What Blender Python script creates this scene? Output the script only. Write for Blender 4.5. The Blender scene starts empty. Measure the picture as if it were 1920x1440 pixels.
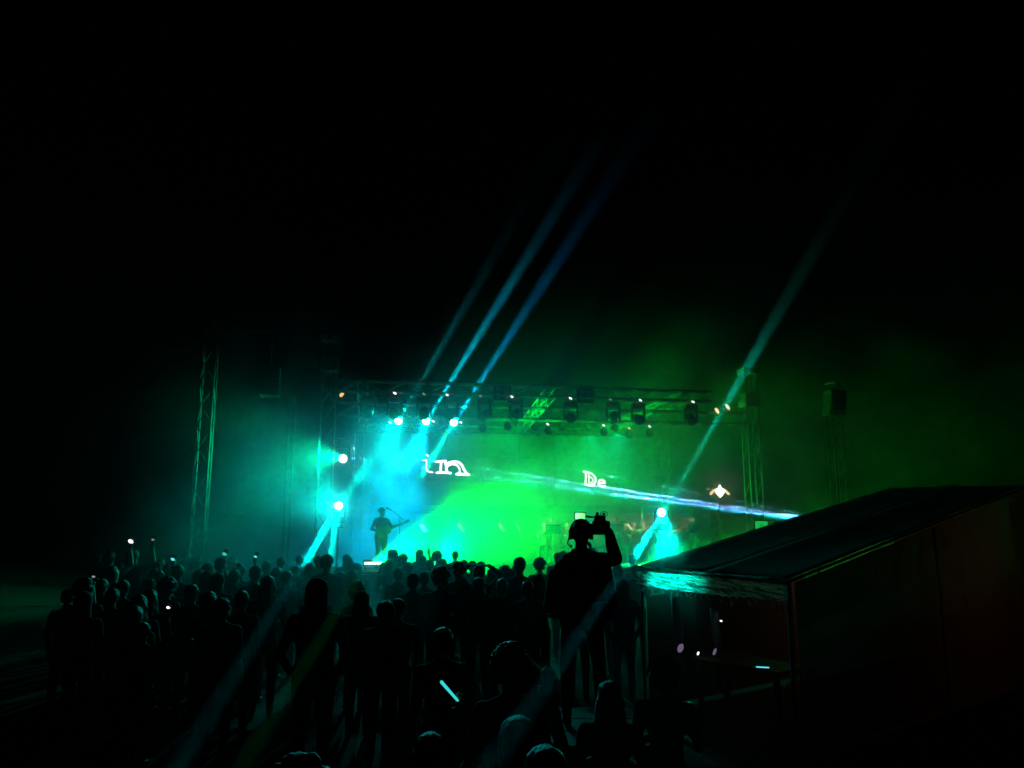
import bpy, bmesh, math, random
from mathutils import Vector, Matrix, Euler, noise as mnoise

R = math.radians
scene = bpy.context.scene
col = scene.collection
random.seed(7)

# ------------------------------------------------------------------ camera
CAM_H = 2.55
F_PX = 1397.0                       # focal length in pixels of the 1920 px wide photograph
HORIZON = 953.0
PITCH = math.atan((HORIZON - 720.0) / F_PX)
cam_data = bpy.data.cameras.new('camera')
cam_data.sensor_width = 36.0
cam_data.lens = 36.0 * F_PX / 1920.0
cam_data.clip_start = 0.05
cam_data.clip_end = 3000.0
cam = bpy.data.objects.new('camera', cam_data)
col.objects.link(cam)
cam.location = (0, 0, CAM_H)
cam.rotation_euler = (R(90) + PITCH, 0, 0)
scene.camera = cam
CP, SP = math.cos(PITCH), math.sin(PITCH)

def ray(px, py):
    a, b = (px - 960.0) / F_PX, (720.0 - py) / F_PX
    return Vector((a, CP - b * SP, SP + b * CP))

def at(px, py, Y):
    """point seen at a pixel of the photograph, Y metres in front of the camera"""
    d = ray(px, py)
    return Vector((0, 0, CAM_H)) + d * (Y / d.y)

# the stage stands a little turned: its right end is farther away
YAW = R(11)
SO = Vector((0, 23.0, 0))
EX = Vector((math.cos(YAW), math.sin(YAW), 0))
EY = Vector((-math.sin(YAW), math.cos(YAW), 0))

def S(u, v, w):
    return SO + EX * u + EY * v + Vector((0, 0, w))

def on(px, py, v):
    """point seen at a pixel on the upright plane v metres behind the stage front"""
    d = ray(px, py)
    o = Vector((0, 0, CAM_H))
    t = (v - (o - SO).dot(EY)) / d.dot(EY)
    return o + d * t

def uvw(p):
    q = p - SO
    return q.dot(EX), q.dot(EY), q.z

# ------------------------------------------------------------------ night sky
world = bpy.data.worlds.new('World')
scene.world = world
world.use_nodes = True
wn = world.node_tree.nodes
bg = wn['Background']
sky = wn.new('ShaderNodeTexSky')
sky.sky_type = 'NISHITA'
sky.sun_disc = False
sky.sun_elevation = R(-8)
sky.sun_rotation = R(200)
world.node_tree.links.new(sky.outputs[0], bg.inputs['Color'])
bg.inputs['Strength'].default_value = 0.05
world.cycles.sampling_method = 'NONE'

# ------------------------------------------------------------------ render
vs = scene.view_settings
vs.view_transform = 'Standard'
vs.look = 'None'
vs.gamma = 1.0
vs.exposure = 0.0
vs.use_curve_mapping = False
cy = scene.cycles
cy.use_denoising = True
cy.max_bounces = 3
cy.diffuse_bounces = 1
cy.glossy_bounces = 1
cy.transmission_bounces = 2
cy.volume_bounces = 0
cy.transparent_max_bounces = 6
cy.volume_step_rate = 1.0
cy.volume_max_steps = 96
cy.sample_clamp_indirect = 2.0

# ------------------------------------------------------------------ lamps of the stage rig
CYAN, TEAL, BLUE, GREEN = (0.0, 0.86, 1.0), (0.0, 1.0, 0.72), (0.0, 0.42, 1.0), (0.0, 1.0, 0.035)
LASER = (0.12, 0.55, 1.0)

def aimed(name, L, p, q):
    o = bpy.data.objects.new(name, L)
    col.objects.link(o)
    o.location = p
    o.rotation_euler = (q - p).to_track_quat('-Z', 'Y').to_euler()
    return o

def spot(name, p, q, color, watts, cone, blend=0.6, radius=0.06):
    L = bpy.data.lights.new(name, 'SPOT')
    L.color = color; L.energy = watts
    L.spot_size = R(cone); L.spot_blend = blend
    L.shadow_soft_size = radius
    return aimed(name, L, p, q)

def beam(name, p, q, color, watts, size, spread):
    """a nearly parallel beam leaving a round lens"""
    L = bpy.data.lights.new(name, 'AREA')
    L.shape = 'DISK'; L.size = size; L.spread = R(spread)
    L.color = color; L.energy = watts
    return aimed(name, L, p, q)

# fixtures that throw light: (pixel in the photograph, depth v behind the stage front)
HEADS = {'h1': on(747, 789, 0.0), 'h2': on(799, 790, 0.0), 'h3': on(851, 792, 0.0),
         't1': on(643, 860, -0.4), 't2': on(635, 948, -0.4), 'r1': on(1240, 961, -2.8)}
BAR = on(700, 1056, -1.55)
G2 = on(815, 1060, 0.25)
GR1, GR2 = on(1160, 1066, 0.25), on(1195, 1062, 0.3)
OUT = -EY * .16                                      # just in front of a lamp's glass
UPW = -EY * .16 + Vector((0, 0, .06))
EZ = 1.80                                            # eave height of the tent, which catches one beam
def at_z(px, py, z):
    d = ray(px, py)
    return Vector((0, 0, CAM_H)) + d * ((z - CAM_H) / d.z)
TENT_A, TENT_B = at_z(1199, 1062, EZ), at_z(1476, 1086, EZ)

# cyan wash falling from the truss heads over the stage front and the crowd
for k, tx, w_, c_ in (('h1', 650, 8500, CYAN), ('h2', 705, 20000, (0.0, 0.50, 1.0)), ('h3', 740, 2600, CYAN)):
    spot('wash_' + k, HEADS[k] + OUT, at(tx, 1050, 24.0), c_, w_ * 1.5, 50, 1.0)
# their wide soft skirts, seen through the haze over the crowd
for k, tx, w_ in (('h1', 550, 1000), ('h2', 700, 700), ('h3', 860, 260)):
    spot('skirt_' + k, HEADS[k] + OUT, at(tx, 1020, 12), (0.0, .85, .80), w_, 60, 1.0)
spot('skirt_t2', HEADS['t2'] + OUT, at(480, 1020, 12), (0.0, .85, .85), 280, 84, 1.0)
# narrow upward beams, added in the shape of lens-smear streaks
beam('streak_h1', HEADS['h1'] + OUT, at(990, 370, 21.5), CYAN, 220, .10, 4.8)
beam('streak_h2', HEADS['h2'] + OUT, at(1100, 300, 21.5), (0.0, .62, 1.0), 800, .12, 4.2)
beam('streak_h3', HEADS['h3'] + OUT, at(1000, 560, 21.5), BLUE, 430, .10, 4.8)
beam('streak_t2', HEADS['t2'] + OUT, at(740, 800, 22.6), TEAL, 70, .22, 14)
# added beams over the crowd towards the viewer, drawn as lens-smear streaks
beam('streak_t2_low', HEADS['t2'] + OUT, at(400, 1330, 3.2), CYAN, 3.4, .08, .12)
beam('streak_t2_side', HEADS['t2'] + OUT, at(555, 1090, 20), TEAL, 45, .16, 2)
beam('streak_t2_side2', HEADS['t2'] + OUT, at(612, 1090, 20), TEAL, 22, .16, 3)
beam('streak_r1_up', HEADS['r1'] + OUT, at(1440, 620, 19.5), TEAL, 36, .09, 3.8)
beam('streak_r1_low', HEADS['r1'] + OUT, at(990, 1330, 3.0), CYAN, 4.6, .08, .12)
beam('streak_r1_down', HEADS['r1'] + OUT, at(1165, 1090, 17), TEAL, 6, .12, 1.6)
beam('beam_r1_tent', HEADS['r1'] + OUT, TENT_A.lerp(TENT_B, .25) + Vector((0, 0, -.1)), TEAL, 8.5, .15, 3.9)  # aimed separately to light the tent valance
beam('streak_h3_low', HEADS['h3'] + OUT, at(470, 1410, 3.2), (0.0, 1.0, .22), 4.6, .08, .12)
# green floor lamps
spot('green_bar', BAR + UPW, at(1000, 975, 24.5), GREEN, 115000, 56, 1.0)
spot('green_par', G2 + UPW, at(950, 930, 24.5), GREEN, 42000, 90, 0.9)
spot('green_right', GR1 + UPW, at(1500, 820, 22), GREEN, 27000, 78, 1.0)
spot('green_right2', GR2 + UPW, at(1850, 720, 16), GREEN, 24000, 68, 1.0)
# teal light that fills the stage
for px_, py_, v_ in ((952, 805, -.55), (1053, 805, -.55), (1103, 805, -.55), (1153, 805, -.55)):
    spot('can_fill', on(px_, py_ + 6, v_) + OUT, at(px_ + 20, 1060, 22.5), (0.0, 1.0, .45), 180, 120, 1.0)  # added teal fill for scattered light; these cans are unlit
spot('tower_wash', HEADS['t1'] + OUT * 4, at(510, 855, 21), (0.0, 1.0, .40), 4000, 88, 1.0)
spot('tower_wash_low', HEADS['t2'] + OUT * 4, at(470, 870, 18), TEAL, 700, 84, 1.0)
spot('right_wash', HEADS['r1'] + OUT, at(1150, 960, 18), TEAL, 160, 130, 1.0)
# laser fan from the projector behind the tent
LZ = at(1512, 972, 14.0)
for (sx, sy, tx, ty, w_, c_) in ((1525, 967, 1138, 892, 26, LASER), (1514, 971, 884, 875, 60, LASER), (1502, 974, 884, 889, 90, LASER), (1490, 975, 960, 904, 45, (0.0, .7, 1.0)), (1508, 973, 1010, 896, 40, (.22, .30, 1.0))):
    beam('laser', at(sx, sy, 13.8), on(tx, ty, -2.0), c_, w_ * 1.35, .012, .03)
# added unseen warm lamp inside the tent, lighting the wall from within
_TL = bpy.data.lights.new('tent_fill_lamp', 'POINT'); _TL.color = (1.0, .55, .3); _TL.energy = 5.5; _TL.shadow_soft_size = .04
TENT_FILL = TENT_A.lerp(TENT_B, .3) + Vector((TENT_B.y - TENT_A.y, TENT_A.x - TENT_B.x, 0)).normalized() * -4.4 + Vector((0, 0, -.1))
_to = bpy.data.objects.new('tent_fill_lamp', _TL); col.objects.link(_to); _to.location = TENT_FILL
# ---- node helpers
class NT:
    def __init__(self, name):
        self.m = bpy.data.materials.new(name)
        self.m.use_nodes = True
        self.t = self.m.node_tree
        for n in list(self.t.nodes):
            self.t.nodes.remove(n)
        self.out = self.n('ShaderNodeOutputMaterial')
    def n(self, kind, **kw):
        x = self.t.nodes.new(kind)
        for k, v in kw.items():
            setattr(x, k, v)
        return x
    def put(self, sock, val):
        if hasattr(val, 'is_linked') or hasattr(val, 'node'):
            self.t.links.new(val, sock)
        else:
            sock.default_value = val
    def math(self, op, a, b=0.0, c=0.0, clamp=False):
        x = self.n('ShaderNodeMath', operation=op, use_clamp=clamp)
        self.put(x.inputs[0], a); self.put(x.inputs[1], b); self.put(x.inputs[2], c)
        return x.outputs[0]
    def smooth(self, v, a, b, lo=0.0, hi=1.0):
        x = self.n('ShaderNodeMapRange', interpolation_type='SMOOTHSTEP')
        self.put(x.inputs['Value'], v)
        self.put(x.inputs['From Min'], a); self.put(x.inputs['From Max'], b)
        self.put(x.inputs['To Min'], lo); self.put(x.inputs['To Max'], hi)
        return x.outputs['Result']
    def noise(self, vec, scale, detail=2.0, rough=0.5, dist=0.0):
        x = self.n('ShaderNodeTexNoise')
        self.put(x.inputs['Vector'], vec)
        x.inputs['Scale'].default_value = scale
        x.inputs['Detail'].default_value = detail
        x.inputs['Roughness'].default_value = rough
        x.inputs['Distortion'].default_value = dist
        return x.outputs['Fac']

def box_mesh(name, lo, hi):
    x0, y0, z0 = lo; x1, y1, z1 = hi
    v = [(x0,y0,z0),(x1,y0,z0),(x1,y1,z0),(x0,y1,z0),(x0,y0,z1),(x1,y0,z1),(x1,y1,z1),(x0,y1,z1)]
    f = [(0,3,2,1),(4,5,6,7),(0,1,5,4),(1,2,6,5),(2,3,7,6),(3,0,4,7)]
    me = bpy.data.meshes.new(name)
    me.from_pydata(v, [], f)
    return me

# ------------------------------------------------------------------ thin haze everywhere, thick smoke round the stage
def haze_material():
    t = NT('haze_air')
    pv = t.n('ShaderNodeVolumePrincipled')
    pv.inputs['Color'].default_value = (0.9, 0.95, 1.0, 1)
    pv.inputs['Density'].default_value = 0.0002
    pv.inputs['Anisotropy'].default_value = 0.35
    t.t.links.new(pv.outputs[0], t.out.inputs['Volume'])
    return t.m


def smoke_object(name, lo, hi, build, voxel=0.30, step=2.3, color=(0.9, 0.95, 1.0), aniso=0.5):
    """a cloud of smoke: a voxel volume filled by a density field, build(tools, x, y, z, position) -> density"""
    t = NT(name + '_volume')
    info = t.n('ShaderNodeVolumePrincipled')
    info.inputs['Color'].default_value = (*color, 1)
    info.inputs['Density'].default_value = 0.01     # the grid holds hundredfold values: thin smoke must not be clipped
    info.inputs['Density Attribute'].default_value = 'density'
    info.inputs['Anisotropy'].default_value = aniso
    t.t.links.new(info.outputs[0], t.out.inputs['Volume'])
    t.m.cycles.volume_step_rate = step
    ng = bpy.data.node_groups.new(name, 'GeometryNodeTree')
    ng.interface.new_socket('Geometry', in_out='OUTPUT', socket_type='NodeSocketGeometry')
    g = NT.__new__(NT)
    g.t = ng
    out = g.n('NodeGroupOutput')
    pos = g.n('GeometryNodeInputPosition').outputs[0]
    sep = g.n('ShaderNodeSeparateXYZ')
    ng.links.new(pos, sep.inputs[0])
    d = g.math('MULTIPLY', build(g, sep.outputs[0], sep.outputs[1], sep.outputs[2], pos), 100.0)
    cube = g.n('GeometryNodeVolumeCube')
    ng.links.new(d, cube.inputs['Density'])
    cube.inputs['Min'].default_value = lo
    cube.inputs['Max'].default_value = hi
    for k, ax in enumerate(('X', 'Y', 'Z')):
        cube.inputs['Resolution ' + ax].default_value = max(8, int((hi[k] - lo[k]) / voxel))
    sm = g.n('GeometryNodeSetMaterial')
    sm.inputs['Material'].default_value = t.m
    ng.links.new(cube.outputs[0], sm.inputs['Geometry'])
    ng.links.new(sm.outputs[0], out.inputs[0])
    o = bpy.data.objects.new(name, box_mesh(name, lo, hi))
    col.objects.link(o)
    o.data.materials.append(t.m)
    md = o.modifiers.new('smoke', 'NODES')
    md.node_group = ng
    o['kind'] = 'stuff'
    return o

def stage_smoke(t, x, y, z, pos):
    big = t.noise(pos, 0.30, 2.0, 0.55, 0.4)
    fine = t.noise(pos, 0.7, 3.0, 0.62, 1.0)
    # height to which the smoke has risen, left to right
    top = t.math('ADD', t.smooth(x, -11.5, -4.0, 1.8, 5.0), t.smooth(x, 1.0, 6.0, 0.0, 3.0))
    top = t.math('ADD', top, t.math('MULTIPLY', t.math('SUBTRACT', big, 0.5), 5.0))
    zz = t.math('SUBTRACT', z, top)
    hfall = t.smooth(zz, -2.2, 0.6, 1.0, 0.0)
    near = t.math('MULTIPLY', t.math('MULTIPLY', t.smooth(y, 7.5, 14.0), 0.55), t.smooth(x, 1.5, 5.0, 1.0, 0.35))
    slab = t.math('MULTIPLY', t.smooth(y, 20.0, 22.5), t.smooth(y, 25.0, 28.0, 1.15, 0.2))
    left = t.smooth(t.math('ADD', x, t.math('MULTIPLY', t.math('SUBTRACT', y, 22.0), 0.41)), -11.5, -6.5)
    front = t.math('MULTIPLY', t.math('ADD', near, slab), left)
    wisp = t.smooth(t.math('ADD', t.math('MULTIPLY', fine, 0.65), t.math('MULTIPLY', big, 0.35)), 0.44, 0.60, 0.02, 2.6)
    low = t.smooth(z, 0.0, 9.0, 1.0, 0.35)
    d = t.math('MULTIPLY', t.math('MULTIPLY', hfall, front), t.math('MULTIPLY', wisp, low))
    thin = t.math('MULTIPLY', t.math('MULTIPLY', t.math('POWER', 2.718, t.math('DIVIDE', t.math('SUBTRACT', 5.5, t.math('MAXIMUM', z, 5.5)), 1.5)), t.math('MULTIPLY', t.smooth(y, 15.0, 20.0), t.math('MULTIPLY', t.smooth(z, 3.2, 5.2), left))), 0.014)
    # the thick plume in front of the green bar
    px_ = t.math('DIVIDE', t.math('SUBTRACT', x, -0.3), 2.9); py_ = t.math('DIVIDE', t.math('SUBTRACT', y, 23.6), 2.2); pz_ = t.math('DIVIDE', t.math('SUBTRACT', z, 1.6), 1.7)
    rr = t.math('ADD', t.math('ADD', t.math('MULTIPLY', px_, px_), t.math('MULTIPLY', py_, py_)), t.math('MULTIPLY', pz_, pz_))
    rr = t.math('ADD', rr, t.math('MULTIPLY', t.math('SUBTRACT', fine, .5), 6.0))
    plume = t.math('MULTIPLY', t.smooth(rr, -0.2, 1.35, 1.0, 0.0), 0.15)
    return t.math('ADD', t.math('ADD', t.math('MULTIPLY', d, 0.075), thin), plume)

hz = bpy.data.objects.new('haze', box_mesh('haze', (-60, -12, -1.0), (60, 70, 9.4)))
hz.data.materials.append(haze_material()); col.objects.link(hz)
hz['kind'] = 'stuff'; hz['label'] = 'thin night haze hanging over the whole concert ground'
sm = smoke_object('smoke', (-15, 6.4, 0.02), (19, 31, 13.5), stage_smoke)
sm['label'] = 'stage smoke drifting over the stage and the front of the crowd'
# ------------------------------------------------------------------ materials
def mat(name, rgb, rough=0.6, metal=0.0, var=0.25, scale=6.0, bump=0.0, trans=0.0, detail=4.0):
    t = NT(name)
    tc = t.n('ShaderNodeTexCoord').outputs['Object']
    nz = t.noise(tc, scale, detail, 0.6)
    mix = t.n('ShaderNodeMix', data_type='RGBA')
    t.put(mix.inputs[0], nz)
    lo = tuple(c * (1 - var) for c in rgb); hi = tuple(min(1, c * (1 + var)) for c in rgb)
    mix.inputs[6].default_value = (*lo, 1); mix.inputs[7].default_value = (*hi, 1)
    p = t.n('ShaderNodeBsdfPrincipled')
    t.put(p.inputs['Base Color'], mix.outputs[2])
    p.inputs['Roughness'].default_value = rough
    p.inputs['Metallic'].default_value = metal
    if bump:
        b = t.n('ShaderNodeBump')
        b.inputs['Strength'].default_value = bump
        b.inputs['Distance'].default_value = 0.02
        t.put(b.inputs['Height'], t.noise(tc, scale * 4, 5.0, 0.65))
        t.put(p.inputs['Normal'], b.outputs[0])
    s = p.outputs[0]
    if trans:
        tr = t.n('ShaderNodeBsdfTranslucent')
        t.put(tr.inputs['Color'], mix.outputs[2])
        ms = t.n('ShaderNodeMixShader')
        ms.inputs[0].default_value = trans
        t.put(ms.inputs[1], s); t.put(ms.inputs[2], tr.outputs[0])
        s = ms.outputs[0]
    t.t.links.new(s, t.out.inputs['Surface'])
    return t.m

def glow(name, rgb, strength):
    t = NT(name)
    e = t.n('ShaderNodeEmission')
    e.inputs['Color'].default_value = (*rgb, 1)
    e.inputs['Strength'].default_value = strength
    t.t.links.new(e.outputs[0], t.out.inputs['Surface'])
    t.m.cycles.emission_sampling = 'NONE'
    return t.m

M = {}
M['metal'] = mat('truss_aluminium', (0.20, 0.21, 0.22), 0.55, 0.7, 0.15, 9)
M['dim_metal'] = mat('dimmed_truss', (0.05, 0.052, 0.055), 0.6, 0.2, 0.2, 9)  # truss metal darkened in colour to keep the outer towers dim
M['black'] = mat('black_housing', (0.025, 0.025, 0.028), 0.5, 0, 0.3, 12)
M['plastic'] = mat('dark_plastic', (0.04, 0.04, 0.045), 0.4, 0, 0.2, 20)
M['glass'] = mat('dark_lens', (0.06, 0.07, 0.08), 0.12, 0, 0.2, 8)
M['reflector'] = mat('grey_reflector', (0.45, 0.45, 0.45), 0.25, 0.6, 0.2, 8)
M['deck'] = mat('stage_deck', (0.016, 0.016, 0.018), 0.7, 0, 0.35, 3, 0.2)
M['skirt'] = mat('stage_skirt', (0.02, 0.02, 0.022), 0.8, 0, 0.3, 4, 0.3)
M['ground'] = mat('trodden_grass', (0.014, 0.015, 0.010), 1.0, 0, 0.5, 1.6, 0.6)
M['wood'] = mat('varnished_wood', (0.26, 0.11, 0.04), 0.35, 0, 0.3, 14)
M['paper'] = mat('white_paper', (0.8, 0.8, 0.78), 0.8, 0, 0.05, 20)
M['skin'] = mat('skin', (0.42, 0.26, 0.19), 0.55, 0, 0.12, 10)
M['shoe'] = mat('shoe_leather', (0.03, 0.028, 0.025), 0.5, 0, 0.2, 10)
for i, c in enumerate(((0.02, 0.02, 0.024), (0.05, 0.06, 0.09), (0.10, 0.03, 0.03), (0.10, 0.10, 0.11), (0.03, 0.06, 0.045), (0.20, 0.19, 0.17))):
    M['shirt%d' % i] = mat('shirt_cloth_%d' % i, c, 0.9, 0, 0.25, 12, 0.25)
for i, c in enumerate(((0.018, 0.02, 0.03), (0.03, 0.035, 0.05), (0.05, 0.045, 0.035))):
    M['trouser%d' % i] = mat('trouser_cloth_%d' % i, c, 0.9, 0, 0.25, 14, 0.2)
for i, c in enumerate(((0.012, 0.010, 0.009), (0.035, 0.02, 0.012), (0.09, 0.055, 0.025))):
    M['hair%d' % i] = mat('hair_%d' % i, c, 0.45, 0, 0.3, 40, 0.6)
M['cap'] = mat('cap_cloth', (0.03, 0.03, 0.04), 0.9, 0, 0.2, 20, 0.2)
M['white_hot'] = glow('lit_lens', (0.75, 0.97, 1.0), 14.0)
M['ring'] = glow('lens_halo_glow', (0.0, 0.75, 1.0), 0.9)  # glowing ring painted as the cyan halo round a lit lens
M['led_white'] = glow('white_indicator', (0.9, 0.97, 1.0), 2.2)
M['led_dim'] = glow('dim_indicator', (0.55, 0.9, 0.85), 0.28)
M['led_green'] = glow('green_led', (0.55, 1.0, 0.7), 5.0)
M['led_orange'] = glow('orange_indicator', (1.0, 0.36, 0.12), 1.6)
M['led_pink'] = glow('pink_indicator', (1.0, 0.62, 0.55), 1.6)
M['warm_lamp'] = glow('warm_lamp', (1.0, 0.80, 0.42), 1.3)
M['warm_hot'] = glow('warm_bulb', (1.0, 0.93, 0.70), 6.0)
M['letters'] = glow('laser_lettering', (1.0, 0.90, 0.96), 2.8)  # projected laser light painted as emission
M['phone_white'] = glow('phone_torch', (1.0, 0.98, 0.96), 1.6)
M['phone_grey'] = glow('phone_screen_grey', (0.8, 0.8, 0.85), 0.35)
M['phone_cyan'] = glow('phone_screen_cyan', (0.10, 0.85, 0.95), 0.95)
M['phone_green'] = glow('phone_screen_green', (0.05, 0.75, 0.50), 0.75)
M['stick'] = glow('glow_stick_light', (0.04, 0.80, 0.78), 0.9)
M['violet'] = glow('violet_glow', (0.62, 0.45, 0.80), 0.2)

# ------------------------------------------------------------------ mesh helpers
def bbox(bm, c, s, rot=None, bevel=0.0):
    mx = Matrix.Translation(c) @ (rot.to_4x4() if rot is not None else Matrix.Identity(4)) @ Matrix.Diagonal((*s, 1))
    r = bmesh.ops.create_cube(bm, size=1.0, matrix=mx)
    if bevel:
        ed = list({e for v in r['verts'] for e in v.link_edges})
        bmesh.ops.bevel(bm, geom=ed, offset=bevel, segments=2, affect='EDGES', profile=0.5)

def bcyl(bm, p, q, r1, r2=None, n=10, caps=True):
    p, q = Vector(p), Vector(q)
    d = q - p
    mx = Matrix.Translation((p + q) / 2) @ d.to_track_quat('Z', 'Y').to_matrix().to_4x4()
    bmesh.ops.create_cone(bm, cap_ends=caps, segments=n, radius1=r1, radius2=r1 if r2 is None else r2, depth=d.length, matrix=mx)

def bsph(bm, c, r, n=10, rot=None):
    if not hasattr(r, '__len__'):
        r = (r, r, r)
    mx = Matrix.Translation(c) @ (rot.to_4x4() if rot is not None else Matrix.Identity(4)) @ Matrix.Diagonal((*r, 1))
    bmesh.ops.create_uvsphere(bm, u_segments=n, v_segments=max(6, n * 2 // 3), radius=1.0, matrix=mx)

def btube(bm, pts, r, n=6):
    for a, b in zip(pts, pts[1:]):
        bcyl(bm, a, b, r, n=n)
    for a in pts[1:-1]:
        bsph(bm, a, r * 1.0, 6)

def mesh(name, fn, smooth=False):
    bm = bmesh.new()
    fn(bm)
    me = bpy.data.meshes.new(name)
    bm.to_mesh(me); bm.free()
    if smooth:
        for p in me.polygons:
            p.use_smooth = True
    return me

def obj(name, me, m=None, parent=None, mx=None):
    o = bpy.data.objects.new(name, me)
    if m is not None and me is not None and not me.materials:
        me.materials.append(m)
    if parent is not None:
        o.parent = parent
    if mx is not None:
        o.matrix_local = mx
    col.objects.link(o)
    return o

def tag(o, label, cat, group=None):
    o['label'] = label; o['category'] = cat
    if group:
        o['group'] = group
    return o

def thing(name, label, cat, mx, group=None):
    o = bpy.data.objects.new(name, None)
    o.empty_display_size = 0.2
    o.matrix_world = mx
    col.objects.link(o)
    return tag(o, label, cat, group)

def frame(loc, rz=0.0):
    return Matrix.Translation(loc) @ Matrix.Rotation(rz, 4, 'Z')

def aim(loc, direction):
    """local +Y looks along direction, Z stays up"""
    d = Vector(direction).normalized()
    x = d.cross(Vector((0, 0, 1)))
    if x.length < 1e-4:
        x = Vector((1, 0, 0))
    x.normalize()
    z = x.cross(d)
    return Matrix.Translation(loc) @ Matrix((x, d, z)).transposed().to_4x4()
# ------------------------------------------------------------------ people
import numpy as np
_bm = bmesh.new()
bmesh.ops.create_uvsphere(_bm, u_segments=14, v_segments=10, radius=1.0)
_bm.verts.index_update()
UNIT = np.array([v.co[:] for v in _bm.verts])
UFACE = [tuple(v.index for v in f.verts) for f in _bm.faces]
_bm.free()
TORSO = ((.86, .150, .112), (.92, .168, .122), (.98, .165, .118), (1.04, .152, .108), (1.10, .146, .104), (1.17, .152, .108),
         (1.24, .165, .116), (1.31, .172, .120), (1.37, .168, .112), (1.42, .130, .085))

def hand_prims(w, d, n, side, curl=0.5):
    """palm, four fingers and a thumb from the wrist w along d; n is the palm's normal (the fingers curl to it)"""
    d = Vector(d).normalized(); n = Vector(n); n = (n - d * n.dot(d)).normalized()
    s = d.cross(n) * side                      # towards the thumb
    P = []
    for k in range(4):
        o = s * (0.027 - 0.018 * k)
        P.append(('cap', w + o * 0.6, 0.017, w + d * 0.085 + o, 0.012, 'skin'))
        L = (0.043, 0.048, 0.045, 0.035)[k]
        a = w + d * 0.09 + o * 1.1
        b = a + (d * math.cos(curl * .7) + n * math.sin(curl * .7)) * L
        c = b + (d * math.cos(curl * 1.9) + n * math.sin(curl * 1.9)) * L * 0.85
        P.append(('cap', a, 0.0095, b, 0.0088, 'skin'))
        P.append(('cap', b, 0.0088, c, 0.0072, 'skin'))
    a = w + d * 0.025 + s * 0.026
    b = a + (d * 0.7 + s * 0.6 + n * 0.35).normalized() * 0.045
    c = b + (d * 0.85 + s * 0.1 + n * 0.5).normalized() * 0.035
    P.append(('cap', a, 0.013, b, 0.0105, 'skin')); P.append(('cap', b, 0.0105, c, 0.008, 'skin'))
    return P

def arm_prims(side, sh, el, wr, hd, hn, curl, sleeve):
    sh, el, wr = Vector(sh), Vector(el), Vector(wr)
    m = wr.lerp(el, 0.35)
    P = [('cap', sh, 0.064, el, 0.046, 'shirt')]
    if sleeve == 'long':
        P += [('cap', el, 0.047, m, 0.040, 'shirt'), ('cap', m, 0.040, wr, 0.031, 'shirt')]
    else:
        P += [('cap', el.lerp(sh, .3), 0.042, el, 0.041, 'skin'), ('cap', el, 0.041, m, 0.038, 'skin'), ('cap', m, 0.038, wr, 0.026, 'skin')]
    return P + hand_prims(wr, hd, hn, side, curl)

def body_prims(arms, build=1.0, sleeve='short', stance=0.10, lean=0.0, seat=False, headyaw=0.0, nod=0.0):
    b = build
    P = []
    for (z0, x0, y0), (z1, x1, y1) in zip(TORSO, TORSO[1:]):
        for k in range(3):
            f = k / 3
            P.append(('ell', (0, 0, z0 + (z1 - z0) * f), ((x0 + (x1 - x0) * f) * b, (y0 + (y1 - y0) * f) * b, .055), 'shirt' if z0 > .93 else 'trouser'))
    P += [('cap', (-.145 * b, -.005, 1.40), .068, (.145 * b, -.005, 1.40), .068, 'shirt'),
         ('cap', (0, -.015, 1.47), .055, (.12 * b, -.01, 1.425), .052, 'shirt'), ('cap', (0, -.015, 1.47), .055, (-.12 * b, -.01, 1.425), .052, 'shirt'),
         ('cap', (0, -.015, 1.42), .062, (0, .008, 1.58), .054, 'skin')]
    hm = Matrix.Translation((0, 0, 1.56)) @ Matrix.Rotation(headyaw, 4, 'Z') @ Matrix.Rotation(nod, 4, 'X') @ Matrix.Translation((0, 0, -1.56))
    H = [('ell', (0, .0, 1.65), (.077, .097, .102)), ('ell', (0, .04, 1.592), (.056, .062, .062)), ('ell', (0, .078, 1.56), (.03, .028, .024)),
         ('cap', (0, .092, 1.655), .010, (0, .118, 1.622), .013), ('ell', (.08, -.005, 1.632), (.012, .02, .03)), ('ell', (-.08, -.005, 1.632), (.012, .02, .03)),
         ('ell', (0, .095, 1.588), (.026, .012, .007)), ('ell', (.03, .088, 1.662), (.022, .012, .008)), ('ell', (-.03, .088, 1.662), (.022, .012, .008)),
         ('ell', (.032, .086, 1.645), (.013, .010, .009)), ('ell', (-.032, .086, 1.645), (.013, .010, .009))]
    for h in H:
        if h[0] == 'ell':
            P.append(('ell', tuple(hm @ Vector(h[1])), h[2], 'skin'))
        else:
            P.append(('cap', hm @ Vector(h[1]), h[2], hm @ Vector(h[3]), h[4], 'skin'))
    for s in (-1, 1):
        hip, kn, an = Vector((s * .09, 0, .92)), Vector((s * (stance + .005), .02, .50)), Vector((s * (stance + .01), -.02, .10))
        if seat:
            kn, an = Vector((s * .13, .42, .93)), Vector((s * .13, .42, .50))
        P += [('cap', hip, .098 * b, kn, .064, 'trouser'), ('cap', kn, .064, kn.lerp(an, .35) + Vector((0, -.012, 0)), .060, 'trouser'),
              ('cap', kn.lerp(an, .35) + Vector((0, -.012, 0)), .060, an, .046, 'trouser'),
              ('cap', an + Vector((s * .0, -.03, -.055)), .042, an + Vector((s * .015, .13, -.065)), .034, 'shoe')]
        P += arm_prims(s, *[(Vector((s * q[0], q[1], q[2])) if k < 5 else q) for k, q in enumerate(arms[s])], sleeve)
    return P, hm

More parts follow.
